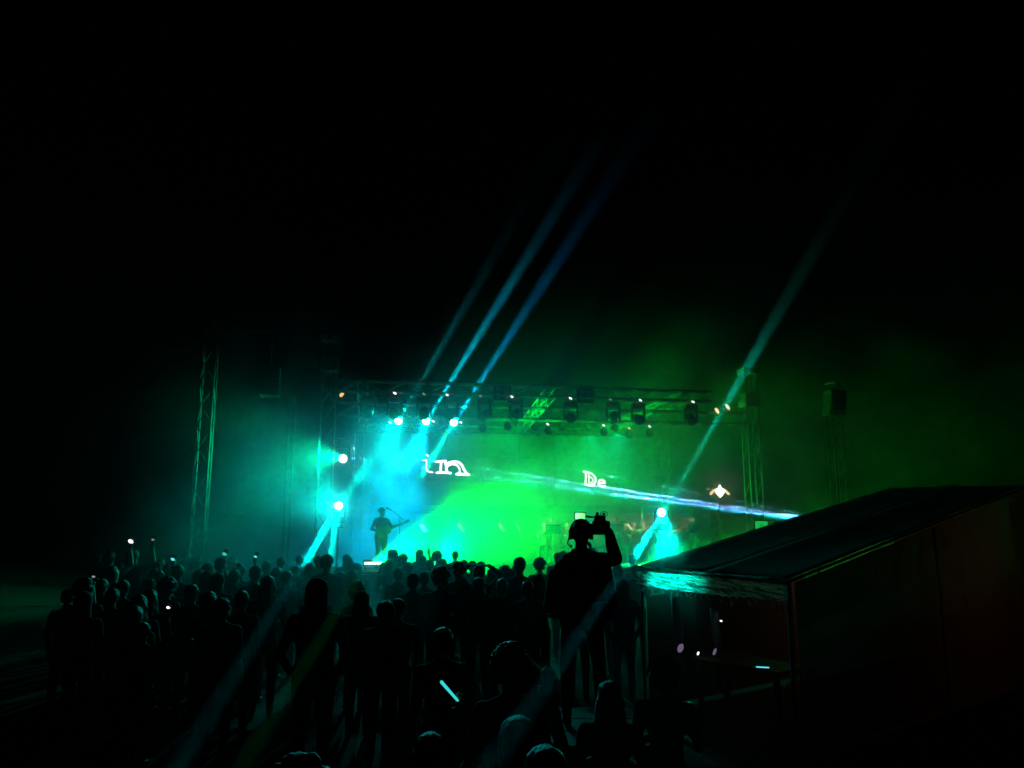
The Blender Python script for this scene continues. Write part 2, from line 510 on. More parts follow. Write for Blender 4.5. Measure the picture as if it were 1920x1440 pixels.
def build_prims(P, name, voxel, smooth_it=3, tags=('skin', 'shirt', 'trouser', 'shoe')):
    """one continuous surface round all the shapes, faces tagged with the nearest shape's cloth"""
    V, F, nv = [], [], 0
    for p in P:
        if p[0] == 'ell':
            v = UNIT * np.array(p[2]) + np.array(p[1])
        else:                                       # a tapered capsule: the sphere pulled apart along its axis
            a, b = np.array(p[1]), np.array(p[3])
            q = np.array(Vector(b - a).to_track_quat('Z', 'Y').to_matrix())
            up = UNIT[:, 2] > 1e-6
            v = np.where(up[:, None], (UNIT * p[4]) @ q.T + b, (UNIT * p[2]) @ q.T + a)
        V.append(v); F += [tuple(i + nv for i in f) for f in UFACE]; nv += len(v)
    me = bpy.data.meshes.new(name); me.from_pydata(np.concatenate(V).tolist(), [], F)
    o = bpy.data.objects.new('tmp', me); col.objects.link(o)
    r = o.modifiers.new('r', 'REMESH'); r.mode = 'VOXEL'; r.voxel_size = voxel; r.use_smooth_shade = True
    s = o.modifiers.new('s', 'SMOOTH'); s.factor = 0.5; s.iterations = smooth_it
    dg = bpy.context.evaluated_depsgraph_get()
    res = bpy.data.meshes.new_from_object(o.evaluated_get(dg))
    bpy.data.objects.remove(o); bpy.data.meshes.remove(me)
    res.name = name
    n = len(res.polygons)
    c = np.empty(n * 3); res.polygons.foreach_get('center', c); c = c.reshape(-1, 3)
    best = np.full(n, 1e9); idx = np.zeros(n, int)
    for p in P:
        if p[0] == 'ell':
            rr = np.array(p[2]); q = (c - np.array(p[1])) / rr
            dd = (np.linalg.norm(q, axis=1) - 1) * rr.min()
        else:
            a, b = np.array(p[1]), np.array(p[3]); ab = b - a
            t = np.clip(((c - a) @ ab) / (ab @ ab), 0, 1)
            dd = np.linalg.norm(c - a - t[:, None] * ab, axis=1) - (p[2] + (p[4] - p[2]) * t)
        k = tags.index(p[-1]) if p[-1] in tags else 0
        m = dd < best
        best[m] = dd[m]; idx[m] = k
    res.materials.clear()
    for k in tags:
        res.materials.append(None)
    res.polygons.foreach_set('material_index', idx.astype(np.int32))
    res.polygons.foreach_set('use_smooth', np.ones(n, bool))
    res.update()
    return res

DOWN = ((.185, 0, 1.405), (.235, -.02, 1.12), (.245, .06, .87), (.05, .15, -1), (-1, .1, 0), 0.55)
FRONT = ((.185, 0, 1.405), (.25, .02, 1.13), (.10, .22, 1.14), (-.8, .5, .2), (0, -.4, -1), 0.7)
POCKET = ((.185, 0, 1.405), (.29, -.07, 1.13), (.20, .05, .93), (-.25, .3, -1), (-1, 0, 0), 0.3)
RAISE = ((.18, .01, 1.42), (.24, .24, 1.52), (.17, .30, 1.78), (-.05, .1, 1), (0, 1, .1), 0.55)
ONHEAD = ((.18, .01, 1.42), (.36, .06, 1.60), (.16, -.03, 1.76), (-1, -.1, .15), (0, 0, -1), 0.4)
CROSS = ((.185, 0, 1.405), (.265, .05, 1.14), (.06, .20, 1.19), (-1, .15, .1), (0, -1, 0), 0.25)
POSES = {
    'down': ({-1: DOWN, 1: DOWN}, {}),
    'broad': ({-1: POCKET, 1: POCKET}, dict(build=1.14, sleeve='long')),
    'front': ({-1: FRONT, 1: FRONT}, dict(build=0.92)),
    'cross': ({-1: CROSS, 1: CROSS}, dict(sleeve='long')),
    'raise': ({-1: DOWN, 1: RAISE}, {}),
    'onhead': ({-1: ONHEAD, 1: ONHEAD}, dict(sleeve='long')),
    'left_glance': ({-1: DOWN, 1: FRONT}, dict(headyaw=R(38), build=0.95)),
    'right_glance': ({-1: FRONT, 1: DOWN}, dict(headyaw=R(-38))),
}
HAND_AT = Vector((.165, .315, 1.87))               # where the raised right hand closes, for a 1.75 m person
BODY = {}
for k, (arms, kw) in POSES.items():
    P, hm = body_prims(arms, **kw)
    BODY[k] = (build_prims(P, 'person_' + k, 0.0135), hm)

def hair_mesh(kind):
    if kind == 'short':
        P = [('ell', (0, -.012, 1.672), (.087, .104, .098), 'h'), ('ell', (0, -.05, 1.63), (.080, .065, .07), 'h')]
    elif kind == 'long':
        P = [('ell', (0, -.012, 1.672), (.092, .108, .10), 'h'), ('cap', (0, -.06, 1.64), .088, (0, -.075, 1.42), .098, 'h'),
             ('cap', (.055, -.03, 1.62), .05, (.08, -.03, 1.44), .045, 'h'), ('cap', (-.055, -.03, 1.62), .05, (-.08, -.03, 1.44), .045, 'h')]
    elif kind == 'bob':
        P = [('ell', (0, -.012, 1.672), (.094, .108, .10), 'h'), ('cap', (0, -.045, 1.66), .10, (0, -.05, 1.56), .104, 'h')]
    elif kind == 'bun':
        P = [('ell', (0, -.012, 1.672), (.088, .104, .098), 'h'), ('ell', (0, -.05, 1.63), (.078, .065, .07), 'h'), ('ell', (0, -.05, 1.785), (.045, .045, .04), 'h')]
    elif kind == 'curly':
        rnd = random.Random(3)
        P = [('ell', (0, -.012, 1.68), (.105, .115, .105), 'h')]
        for _ in range(70):
            a, e = rnd.uniform(0, 6.28), rnd.uniform(-.9, 1.5)
            v = Vector((math.cos(a) * math.cos(e) * .112, math.sin(a) * math.cos(e) * .12 - .02, math.sin(e) * .112 + 1.685))
            if (v.y > .03 and v.z < 1.72):
                continue
            P.append(('ell', tuple(v), (.03, .03, .03), 'h'))
    elif kind == 'hood':
        P = [('ell', (0, -.02, 1.668), (.105, .115, .115), 'h'), ('cap', (0, -.03, 1.62), .10, (0, -.03, 1.46), .12, 'h')]
    elif kind == 'cap':
        P = [('ell', (0, -.005, 1.69), (.09, .108, .082), 'h'), ('cap', (-.03, .13, 1.70), .012, (.03, .13, 1.70), .012, 'h'), ('cap', (-.05, .09, 1.705), .013, (.05, .09, 1.705), .013, 'h'),
             ('ell', (0, -.05, 1.63), (.078, .062, .06), 'h'), ('ell', (0, 0, 1.772), (.01, .01, .008), 'h')]
    elif kind == 'hat':
        P = [('ell', (0, -.01, 1.71), (.092, .11, .085), 'h')]
        for k in range(16):
            a = k * math.pi / 8
            P.append(('cap', (math.cos(a) * .09, math.sin(a) * .105, 1.695), .012, (math.cos(a) * .15, math.sin(a) * .165, 1.688), .009, 'h'))
    elif kind == 'beanie':
        P = [('ell', (0, -.008, 1.70), (.092, .110, .098), 'h'), ('ell', (0, -.012, 1.66), (.096, .112, .035), 'h')]
    m = build_prims(P, 'hair_' + kind, 0.009, 2, ('h',))
    if kind not in ('cap', 'hat', 'beanie', 'hood'):       # uneven strands
        nr = [v.normal.copy() for v in m.vertices]
        for v, n_ in zip(m.vertices, nr):
            c_ = v.co
            a_ = mnoise.noise(Vector((c_.x * 26, c_.y * 26, c_.z * 14))) * .011 + mnoise.noise(Vector((c_.x * 70, c_.y * 70, c_.z * 30))) * .006
            v.co = c_ + n_ * (a_ + .003)
    # keep the face free: drop what would lie over it
    bm = bmesh.new(); bm.from_mesh(m)
    if kind not in ('cap', 'hat', 'beanie'):
        kill = [v for v in bm.verts if v.co.y > .045 and v.co.z < 1.705 and abs(v.co.x) < (.08 if kind != 'hood' else .07)]
        bmesh.ops.delete(bm, geom=kill, context='VERTS')
    bm.to_mesh(m); bm.free()
    return m

HAIR = {k: hair_mesh(k) for k in ('short', 'long', 'bob', 'bun', 'curly', 'hood', 'cap', 'hat', 'beanie')}
PART_NAME = {'cap': 'cap', 'hat': 'brimmed_hat', 'hood': 'hood', 'beanie': 'beanie'}

def person(pose, hair, loc, rz, height, label, group=None, shirt=0, trouser=0, tone=0):
    me, hm = BODY[pose]
    o = bpy.data.objects.new('person', me)
    col.objects.link(o)
    s = height / 1.765
    o.matrix_world = frame(loc, rz) @ Matrix.Diagonal((s, s, s, 1))
    for k, m in enumerate((M['skin'], M['shirt%d' % shirt], M['trouser%d' % trouser], M['shoe'])):
        o.material_slots[k].link = 'OBJECT'
        o.material_slots[k].material = m
    tag(o, label, 'person', group)
    h = bpy.data.objects.new(PART_NAME.get(hair, 'hair'), HAIR[hair])
    col.objects.link(h)
    h.parent = o
    h.matrix_local = hm
    h.material_slots[0].link = 'OBJECT'
    h.material_slots[0].material = M['cap'] if hair in ('cap', 'hat', 'beanie') else M['shirt%d' % shirt] if hair == 'hood' else M['hair%d' % tone]
    return o
# ------------------------------------------------------------------ ground and stage
def ground_fn(bm):
    bmesh.ops.create_grid(bm, x_segments=60, y_segments=60, size=400.0)
    for v in bm.verts:
        if v.co.length > 60:
            v.co.z = mnoise.noise(v.co * 0.02) * 1.2 - 0.6
gr = obj('ground', mesh('ground', ground_fn), M['ground'])
gr['kind'] = 'structure'

STAGE_Z = 0.88
SROT = Matrix.Rotation(YAW, 4, 'Z')
def SM(u, v, w, rz=0.0):
    return Matrix.Translation(S(u, v, w)) @ SROT @ Matrix.Rotation(rz, 4, 'Z')

UL, UR = -6.6, 9.4
st = thing('stage_platform', 'wide black concert stage deck with dark skirt behind the crowd', 'stage', SM(0, 0, 0))
NB = 16
wd = (UR - UL) / NB
plank = mesh('deck_panel', lambda bm: bbox(bm, (0, 0, 0), (wd - .012, 1.96, .06), bevel=.006), False)
for i in range(NB):
    for j in range(4):
        obj('deck_panel', plank, M['deck'], st, Matrix.Translation((UL + wd * (i + .5), 1.0 + 2.0 * j, STAGE_Z - .03)))
skirt = mesh('skirt_panel', lambda bm: bbox(bm, (0, 0, 0), (wd - .01, .03, STAGE_Z - .08), bevel=.004))
for i in range(NB):
    obj('skirt_panel', skirt, M['skirt'], st, Matrix.Translation((UL + wd * (i + .5), .05, STAGE_Z / 2 - .04)))
leg = mesh('leg', lambda bm: bcyl(bm, (0, 0, 0), (0, 0, STAGE_Z - .06), .03))
for i in range(0, NB + 1, 2):
    for j in range(5):
        obj('leg', leg, M['metal'], st, Matrix.Translation((min(UR - .1, max(UL + .1, UL + wd * i)), .15 + 1.95 * j, 0)))

# ------------------------------------------------------------------ lattice trusses
_tm = {}
def truss(name, label, p, q, size, bay=0.62, group=None, cat='truss', r=0.026, m='metal'):
    p, q = Vector(p), Vector(q)
    L = (q - p).length
    n = max(1, round(L / bay)); b = L / n
    x = (q - p).normalized()
    up = Vector((0, 0, 1)) if abs(x.z) < .9 else EY
    y = up.cross(x).normalized(); z = x.cross(y)
    mx = Matrix.Translation(p) @ Matrix((x, y, z)).transposed().to_4x4()
    root = thing(name, label, cat, mx, group)
    h = size / 2
    key = ('c', round(L, 3), m)
    if key not in _tm:
        _tm[key] = mesh('chord', lambda bm: bcyl(bm, (0, 0, 0), (L, 0, 0), r, n=8), True)
    for sy in (-h, h):
        for sz in (-h, h):
            obj('chord', _tm[key], M[m], root, Matrix.Translation((0, sy, sz)))
    dl = math.hypot(b, size)
    key = ('b', round(dl, 3), m)
    if key not in _tm:
        _tm[key] = mesh('brace', lambda bm: bcyl(bm, (-dl / 2, 0, 0), (dl / 2, 0, 0), r * .55, n=6), True)
    a = math.atan2(size, b)
    for i in range(n):
        s = 1 if i % 2 else -1
        for sy in (-h, h):
            obj('brace', _tm[key], M[m], root, Matrix.Translation((b * (i + .5), sy, 0)) @ Matrix.Rotation(s * a, 4, 'Y'))
        obj('brace', _tm[key], M[m], root, Matrix.Translation((b * (i + .5), 0, h)) @ Matrix.Rotation(s * a, 4, 'Z'))
        obj('brace', _tm[key], M[m], root, Matrix.Translation((b * (i + .5), 0, -h)) @ Matrix.Rotation(-s * a, 4, 'Z'))
    return root

def ground_under(p):
    return Vector((p.x, p.y, 0))

TR = 'lattice trusses of the stage roof'
TL = on(620, 640, -.35); TRT = on(1402, 700, -.35)
main_l, main_r = on(634, 764, -.35), on(1396, 789, -.35)
main_l.z = main_r.z = (main_l.z + main_r.z) / 2
truss('truss_beam', 'lower front roof truss spanning the stage above the three cyan lamps', main_l, main_r, .36, .6, TR)
up_l, up_r = on(634, 726, -1.7), on(1330, 742, -1.7)
up_l.z = up_r.z = (up_l.z + up_r.z) / 2
truss('truss_beam', 'upper lighting truss with a row of dark lamps above the front truss', up_l, up_r, .30, .6, TR)
UPZ, MZ = up_l.z, main_l.z
for (f, lab) in ((.06, 'short roof truss running back beside the left tower'), (.55, 'short slanted roof truss at the middle of the stage roof'), (.93, 'short roof truss running back near the right tower')):
    a = up_l.lerp(up_r, f); u_, v_, w_ = uvw(a)
    truss('truss_beam', lab, a, S(u_ + (.8 if f == .55 else 0), 6.6, MZ + .25), .28, .6, TR)
back_l, back_r = S(uvw(up_l)[0] + .3, 6.8, MZ + .2), S(uvw(up_r)[0] + .6, 6.8, MZ + .2)
truss('truss_beam', 'rear roof truss behind the lit lettering', back_l, back_r, .30, .7, TR)
TW = 'lattice towers round the stage'
t_l = truss('truss_tower', 'left stage tower with a square sleeve block near its top', ground_under(TL), TL, .40, .6, TW, 'tower')
def sleeve(root, L, at_z):
    def f(bm):
        bbox(bm, (at_z, 0, 0), (.46, .52, .52), bevel=.02)
    s = obj('sleeve_block', mesh('sleeve_block', f), M['reflector'], root)
    for k in (-.12, .12):
        wme = mesh('wheel', lambda bm: bcyl(bm, (at_z + .02, 0, 0), (at_z + .02, 0, .04), .07, n=14))
        obj('wheel', wme, M['black'], s, Matrix.Translation((0, k, .24)))
        obj('wheel', wme, M['black'], s, Matrix.Translation((0, k, 0)) @ Matrix.Rotation(R(90), 4, 'X') @ Matrix.Translation((0, 0, .24)))
    hd = mesh('head_block', lambda bm: (bbox(bm, (L + .06, -.16, 0), (.18, .22, .5), bevel=.015), bbox(bm, (L + .06, .16, 0), (.18, .22, .5), bevel=.015), bbox(bm, (L + .03, 0, 0), (.05, .56, .2))))
    obj('head_block', hd, M['reflector'], root)
sleeve(t_l, TL.z, on(620, 684, -.35).z)
t_r = truss('truss_tower', 'right stage tower rising out of the green smoke', ground_under(TRT), TRT, .40, .6, TW, 'tower')
sleeve(t_r, TRT.z, TRT.z - .9)
tb = on(1241, 800, 6.6)
truss('truss_tower', 'rear tower standing in smoke behind the right cyan lamp', ground_under(tb), Vector((tb.x, tb.y, back_l.z - .2)), .34, .6, TW, 'tower')
tb2 = back_l.lerp(back_r, .02)
truss('truss_tower', 'rear left tower hidden behind the blue smoke', ground_under(tb2), Vector((tb2.x, tb2.y, back_l.z - .2)), .34, .6, TW, 'tower')
pa_l = at(398, 600, 20.5)
truss('truss_tower', 'tall loudspeaker tower standing apart at the left of the stage', ground_under(pa_l), pa_l, .36, .6, TW, 'tower', m='dim_metal')
pole = at(550, 735, 23.0)
truss('truss_tower', 'thin lattice mast between the left tower and the loudspeaker tower', ground_under(pole), pole, .16, .4, TW, 'tower', .018, 'dim_metal')
pa_r = at(1558, 715, 23.5)
truss('truss_tower', 'loudspeaker tower at the far right behind the tent', ground_under(pa_r), pa_r, .34, .6, TW, 'tower', m='dim_metal')
hb = pa_l + Vector((0, 0, -.35))
la = at(508, 688, pa_l.y)
boom = tag(obj('speaker_boom', mesh('speaker_boom', lambda bm: (btube(bm, [(0, 0, 0), (la.x - hb.x + .05, 0, 0)], .03), btube(bm, [(0, 0, .3), (la.x - hb.x, 0, .02)], .008))), M['black'], None, Matrix.Translation(hb)), 'black boom arm holding the loudspeaker column on the left tower', 'boom')

# line arrays
cab = mesh('cabinet', lambda bm: bbox(bm, (0, 0, 0), (.55, .42, .15), bevel=.02))
grl = mesh('grille', lambda bm: bbox(bm, (0, -.215, 0), (.49, .012, .11)))
def line_array(label, top, n, hang):
    root = thing('line_array_speaker', label, 'loudspeaker', frame(top, YAW))
    for k in range(n):
        mx = Matrix.Translation((0, .008 * k * k, -.1 - .16 * k)) @ Matrix.Rotation(R(-1.5 * k), 4, 'X')
        c = obj('cabinet', cab, M['black'], root, mx)
        obj('grille', grl, M['plastic'], c)
    obj('chain', mesh('chain', lambda bm: btube(bm, [(0, 0, 0), (0, 0, hang)], .015)), M['metal'], root)
line_array('hanging black loudspeaker column left of the stage', la, 5, hb.z - la.z)
lb = pa_r + Vector((-.1, -.45, -.35))
line_array('hanging black loudspeaker column on the far right tower', lb, 5, .25)
obj('hanging_bracket', mesh('hanging_bracket', lambda bm: btube(bm, [(0, 0, 0), (0, .5, 0)], .03)), M['metal'], [o for o in col.objects if o.name.startswith('line_array')][-1], Matrix.Translation((0, 0, .25)))

# ------------------------------------------------------------------ lamps on the trusses
def lathe(bm, prof, n=18, axis='Y'):
    rings = []
    for (y, r) in prof:
        rings.append([bm.verts.new((r * math.cos(2 * math.pi * k / n), y, r * math.sin(2 * math.pi * k / n))) for k in range(n)])
    for a, b in zip(rings, rings[1:]):
        for k in range(n):
            bm.faces.new((a[k], a[(k + 1) % n], b[(k + 1) % n], b[k]))
    bm.faces.new(rings[0]); bm.faces.new(list(reversed(rings[-1])))

ME_HEAD = mesh('head', lambda bm: lathe(bm, [(.30, .06), (.27, .115), (.10, .13), (-.02, .15), (-.05, .155), (-.05, .142), (-.03, .14)]), True)
ME_LENS = mesh('lens', lambda bm: lathe(bm, [(-.045, .105), (-.055, .09), (-.063, .05), (-.065, .01)]), True)
ME_RING = mesh('lens_halo', lambda bm: lathe(bm, [(-.040, .138), (-.046, .137), (-.046, .108), (-.040, .107)]), True)
ME_YOKE = mesh('yoke', lambda bm: (bbox(bm, (-.19, .1, .16), (.05, .12, .42), bevel=.015), bbox(bm, (.19, .1, .16), (.05, .12, .42), bevel=.015), bbox(bm, (0, .1, .35), (.43, .13, .05), bevel=.015)))
ME_BASE = mesh('base', lambda bm: bbox(bm, (0, .1, .43), (.38, .28, .12), bevel=.02))
ME_CLAMP = mesh('clamp', lambda bm: (bcyl(bm, (-.1, .1, .49), (-.1, .1, .60), .02), bcyl(bm, (.1, .1, .49), (.1, .1, .60), .02)))
ME_LED = mesh('indicator', lambda bm: bsph(bm, (0, 0, 0), (.052, .02, .026), 8), True)
def moving_head(lens_at, toward, label, group, lit=True, led=None, led_at=(0, -.06, .43), under=True, lens_mat=None):
    """lens centre at lens_at, glass turned towards the point `toward`; base above (hung) or below (standing)"""
    d = (Vector(toward) - lens_at).normalized()
    rz = math.atan2(-d.x, d.y) + math.pi
    root = thing('moving_head_lamp', label, 'stage lamp', frame(lens_at, rz) @ (Matrix.Identity(4) if under else Matrix.Rotation(math.pi, 4, 'Y')), group)
    tilt = math.asin(max(-1, min(1, d.z)))
    tm = Matrix.Rotation(-tilt if under else tilt, 4, 'X')
    h = obj('head', ME_HEAD, M['black'], root, tm)
    l = bpy.data.objects.new('lens', ME_LENS); l.parent = h; col.objects.link(l)
    if not ME_LENS.materials:
        ME_LENS.materials.append(M['glass'])
    l.material_slots[0].link = 'OBJECT'
    l.material_slots[0].material = lens_mat or (M['white_hot'] if lit else M['glass'])
    if lit:
        obj('lens_halo', ME_RING, M['ring'], h)
    obj('yoke', ME_YOKE, M['black'], root)
    b = obj('base', ME_BASE, M['black'], root)
    obj('clamp', ME_CLAMP, M['metal'], root)
    if led:
        e = bpy.data.objects.new('indicator', ME_LED); e.parent = b; col.objects.link(e)
        if not ME_LED.materials:
            ME_LED.materials.append(M['led_white'])
        e.material_slots[0].link = 'OBJECT'; e.material_slots[0].material = led
        e.matrix_local = Matrix.Translation(led_at) @ Matrix.Rotation(R(28), 4, 'Y')
    return root

EYE = Vector((0, 0, CAM_H))
LIT = 'lit cyan stage lamps'
for k, lab in (('h1', 'left of the three glowing cyan lamps under the front truss'), ('h2', 'middle one of the three glowing cyan lamps under the front truss'),
               ('h3', 'right of the three glowing cyan lamps under the front truss')):
    moving_head(HEADS[k], EYE, lab, LIT, led=M['led_white'], led_at=((.21, -.06, .0) if k != 'h1' else (-.24, -.06, -.06)))
moving_head(HEADS['t1'], EYE, 'glowing blue-white lamp clamped to the left tower above the lamp on a stand', LIT)
moving_head(HEADS['t2'], EYE, 'glowing cyan lamp on a thin stand beside the left tower', LIT, under=False)
moving_head(HEADS['r1'], EYE, 'single glowing cyan lamp at the right of the stage', LIT, under=False)
ls = HEADS['t2'] + EY * .1 + Vector((.0, 0, -.60))
def stand_fn(h):
    def f(bm):
        bcyl(bm, (0, 0, .02), (0, 0, h), .03, n=10)
        bcyl(bm, (0, 0, h - .03), (0, 0, h), .16, n=12)
        for k in range(3):
            a = k * 2.094
            bcyl(bm, (0, 0, .35), (math.cos(a) * .4, math.sin(a) * .4, .02), .015, n=6)
    return f
tag(obj('lamp_stand', mesh('lamp_stand', stand_fn(ls.z)), M['black'], None, frame(ground_under(ls))), 'thin black stand carrying the left cyan lamp', 'stand')
ls = HEADS['r1'] + EY * .1 + Vector((0, 0, -.60))
tag(obj('lamp_stand', mesh('lamp_stand', stand_fn(ls.z)), M['black'], None, frame(ground_under(ls))), 'black stand carrying the right cyan lamp', 'stand')
def bracket(name, p, q, parent_label):
    return tag(obj(name, mesh(name, lambda bm: btube(bm, [(0, 0, 0), q - p], .025)), M['metal'], None, Matrix.Translation(p)), parent_label, 'bracket')
tt = HEADS['t1'] + Vector((0, .1, .58))
bracket('clamp_arm', tt, Vector((TL.x + .2, TL.y, tt.z)), 'short metal arm holding the blue-white lamp on the left tower')

# dark lamps with tiny lights on the upper truss
DK = 'dark lamps hanging on the upper truss'
uz = UPZ - .15 - .60
ucols = [(690, None), (740, 'led_white'), (795, 'led_dim'), (843, 'led_white'), (905, 'led_dim'), (963, 'led_white'), (1068, 'led_white'), (1145, 'led_dim'), (1195, 'led_white'), (1293, 'led_white')]
names = ['first', 'second', 'third', 'fourth', 'fifth', 'sixth', 'seventh', 'eighth', 'ninth', 'tenth']
for i, (px, led) in enumerate(ucols):
    p = on(px, 735, -1.7); p = Vector((p.x, p.y, uz)) - EY * .1
    moving_head(p, p + Vector((random.uniform(-.6, .6), -1, random.uniform(-.9, -.3))), names[i] + ' unlit lamp from the left on the upper truss', DK, False, M[led] if led else None, (0, -.15, .55))
# four-cell blinders
def blinder(px, py, v, topz, label):
    p = on(px, py, v)
    root = thing('blinder_lamp', label, 'stage lamp', frame(p, YAW))
    h = obj('housing', mesh('housing', lambda bm: bbox(bm, (0, .08, 0), (.52, .14, .52), bevel=.02)), M['black'], root)
    cell = mesh('reflector', lambda bm: lathe(bm, [(.0, .095), (-.02, .10), (-.02, .085), (.0, .04), (.005, .01)], 14), True)
    for sx in (-.115, .115):
        for sz in (-.115, .115):
            obj('reflector', cell, M['reflector'], root, Matrix.Translation((sx, 0, sz)))
    obj('hanger', mesh('hanger', lambda bm: btube(bm, [(0, .1, .24), (0, .1, topz - p.z)], .02)), M['metal'], root)
blinder(942, 735, -1.7, UPZ - .15, 'square lamp with four round cells left of the roof middle')
blinder(1098, 739, -1.7, UPZ - .15, 'square lamp with four round cells right of the roof middle')
# round spotlights under the front truss
ME_PAR = mesh('can', lambda bm: lathe(bm, [(.28, .05), (.24, .10), (-.03, .115), (-.05, .118), (-.05, .105), (.0, .10)], 16), True)
ME_PARL = mesh('lens', lambda bm: lathe(bm, [(-.02, .10), (-.03, .05), (-.032, .01)], 16), True)
ME_PAR.materials.append(M['black']); ME_PARL.materials.append(M['reflector'])
pars = [(680, 800, None), (705, 800, None), (905, 803, None), (952, 800, None), (1003, 801, None), (1027, 808, 'led_white'), (1053, 800, None), (1103, 801, None), (1132, 810, 'led_white'), (1153, 802, None), (1180, 815, 'led_pink'), (1218, 812, 'led_white')]
for i, (px, py, led) in enumerate(pars):
    p = on(px, py, -.55)
    d = (EYE + Vector((random.uniform(-4, 4), 0, random.uniform(-3, 1))) - p)
    lab = ('round can lamp hanging low under the front truss, ' + (['first', 'second', 'third', 'fourth', 'fifth', 'sixth', 'seventh', 'eighth', 'ninth', 'tenth', 'eleventh', 'last'][i]) + ' from the left')
    rz = math.atan2(-d.x, d.y) + math.pi
    root = thing('can_lamp', lab, 'stage lamp', frame(p, rz), 'can lamps under the front truss')
    tm = Matrix.Rotation(-math.asin(d.normalized().z), 4, 'X')
    c = obj('can', ME_PAR, M['black'], root, tm); obj('lens', ME_PARL, M['reflector'], c)
    obj('hanger', mesh('hanger', lambda bm: btube(bm, [(0, .1, .1), (0, .1, MZ - .18 - p.z)], .015)), M['metal'], root)
    if led:
        e = bpy.data.objects.new('indicator', ME_LED); e.parent = root; col.objects.link(e)
        e.material_slots[0].link = 'OBJECT'; e.material_slots[0].material = M[led]
        e.matrix_local = Matrix.Translation((0, -.06, .2)) @ Matrix.Rotation(R(28), 4, 'Y')
# small coloured lamps on the towers
def small_lamp(px, py, v, m, label, size=(.07, .03, .12), tiltdeg=-25, anchor=None):
    p = on(px, py, v)
    root = thing('small_lamp', label, 'lamp', frame(p, YAW))
    obj('housing', mesh('housing', lambda bm: bbox(bm, (0, .1, 0), (size[0] * 2.4, .12, size[2] * 2.2), Euler((0, R(tiltdeg), 0)).to_matrix(), bevel=.02)), M['black'], root)
    obj('bulb', mesh('bulb', lambda bm: bsph(bm, (0, .02, 0), size, 12, Euler((0, R(tiltdeg), 0)).to_matrix()), True), m, root)
    if anchor is not None:
        q = root.matrix_world.inverted() @ anchor
        obj('arm', mesh('arm', lambda bm: btube(bm, [(0, .12, 0), q], .015)), M['metal'], root)
small_lamp(641, 739, -.8, M['led_orange'], 'small orange lamp on the left tower', (.05, .03, .09), 30, Vector((TL.x + .1, TL.y - .2, on(641, 739, -.8).z)))
for px, py, w_ in ((1345, 770, 'lower left'), (1365, 763, 'upper right')):
    q = on(px, py, -.6)
    small_lamp(px, py, -.6, M['warm_lamp'], w_ + ' of two yellow oval lamps beside the right tower', (.055, .03, .11), -35, Vector((q.x, main_r.y + (q.x - main_r.x) * .19, MZ - .15)))
# flood lamp; light reflected by its two wings is painted as glow
fp = on(1350, 921, -.9)
root = thing('flood_lamp', 'bright warm work lamp with two spread wings on a post at the right', 'lamp', frame(fp, YAW))
obj('bulb', mesh('bulb', lambda bm: (bsph(bm, (0, 0, 0), (.15, .10, .10), 14), bsph(bm, (0, 0, .0), (.05, .05, .20), 10), bsph(bm, (0, 0, -.06), (.10, .08, .10), 10)), True), M['warm_hot'], root)
def wing(s):
    def f(bm):
        pts = [(s * (.10 + .05 * k), .03, .035 + .03 * math.sin(k * 1.1) - .022 * k) for k in range(5)]
        for a, b in zip(pts, pts[1:]):
            bcyl(bm, a, b, .045, .035, n=8); bsph(bm, b, .036, 8)
    return f
for s in (-1, 1):
    obj('wing', mesh('wing', wing(s), True), M['warm_lamp'], root)
obj('bulb', mesh('bulb', lambda bm: bsph(bm, (-.36, .05, .06), (.08, .03, .03), 8), True), M['led_dim'], root)
obj('crossbar', mesh('crossbar', lambda bm: btube(bm, [(-.4, .1, .03), (.32, .1, .0)], .02)), M['black'], root)
obj('post', mesh('post', lambda bm: btube(bm, [(0, .12, .05), (0, .12, -fp.z)], .04)), M['black'], root)

# ------------------------------------------------------------------ floor lamps
def led_bar(p, n, pitch, label, m, tilt=0):
    root = thing('led_bar', label, 'led bar', frame(p, YAW))
    obj('housing', mesh('housing', lambda bm: bbox(bm, (0, .10, 0), (pitch * n + .06, .14, .16), bevel=.015)), M['black'], root)
    ll = mesh('lens', lambda bm: lathe(bm, [(.03, pitch * .42), (-.02, pitch * .46), (-.035, pitch * .3), (-.04, .01)], 12), True)
    for k in range(n):
        obj('lens', ll, m, root, Matrix.Translation(((k - (n - 1) / 2) * pitch, 0, 0)))
    h = p.z - STAGE_Z
    for s in (-1, 1):
        obj('foot', mesh('foot', lambda bm: bbox(bm, (0, .1, -h / 2 - .035), (.05, .14, max(.02, h - .075)))), M['black'], root, Matrix.Translation((s * pitch * n * .4, 0, 0)))
led_bar(BAR, 6, .083, 'green led bar of six bright lenses on the stage edge', M['led_green'])
led_bar(G2, 2, .10, 'small bright green lamp between heads at the stage edge', M['led_green'])
led_bar(GR1, 2, .13, 'green floor lamp just right of the cameraman', M['led_green'])
led_bar(GR2, 2, .14, 'green floor lamp beside the tent corner', M['led_green'])

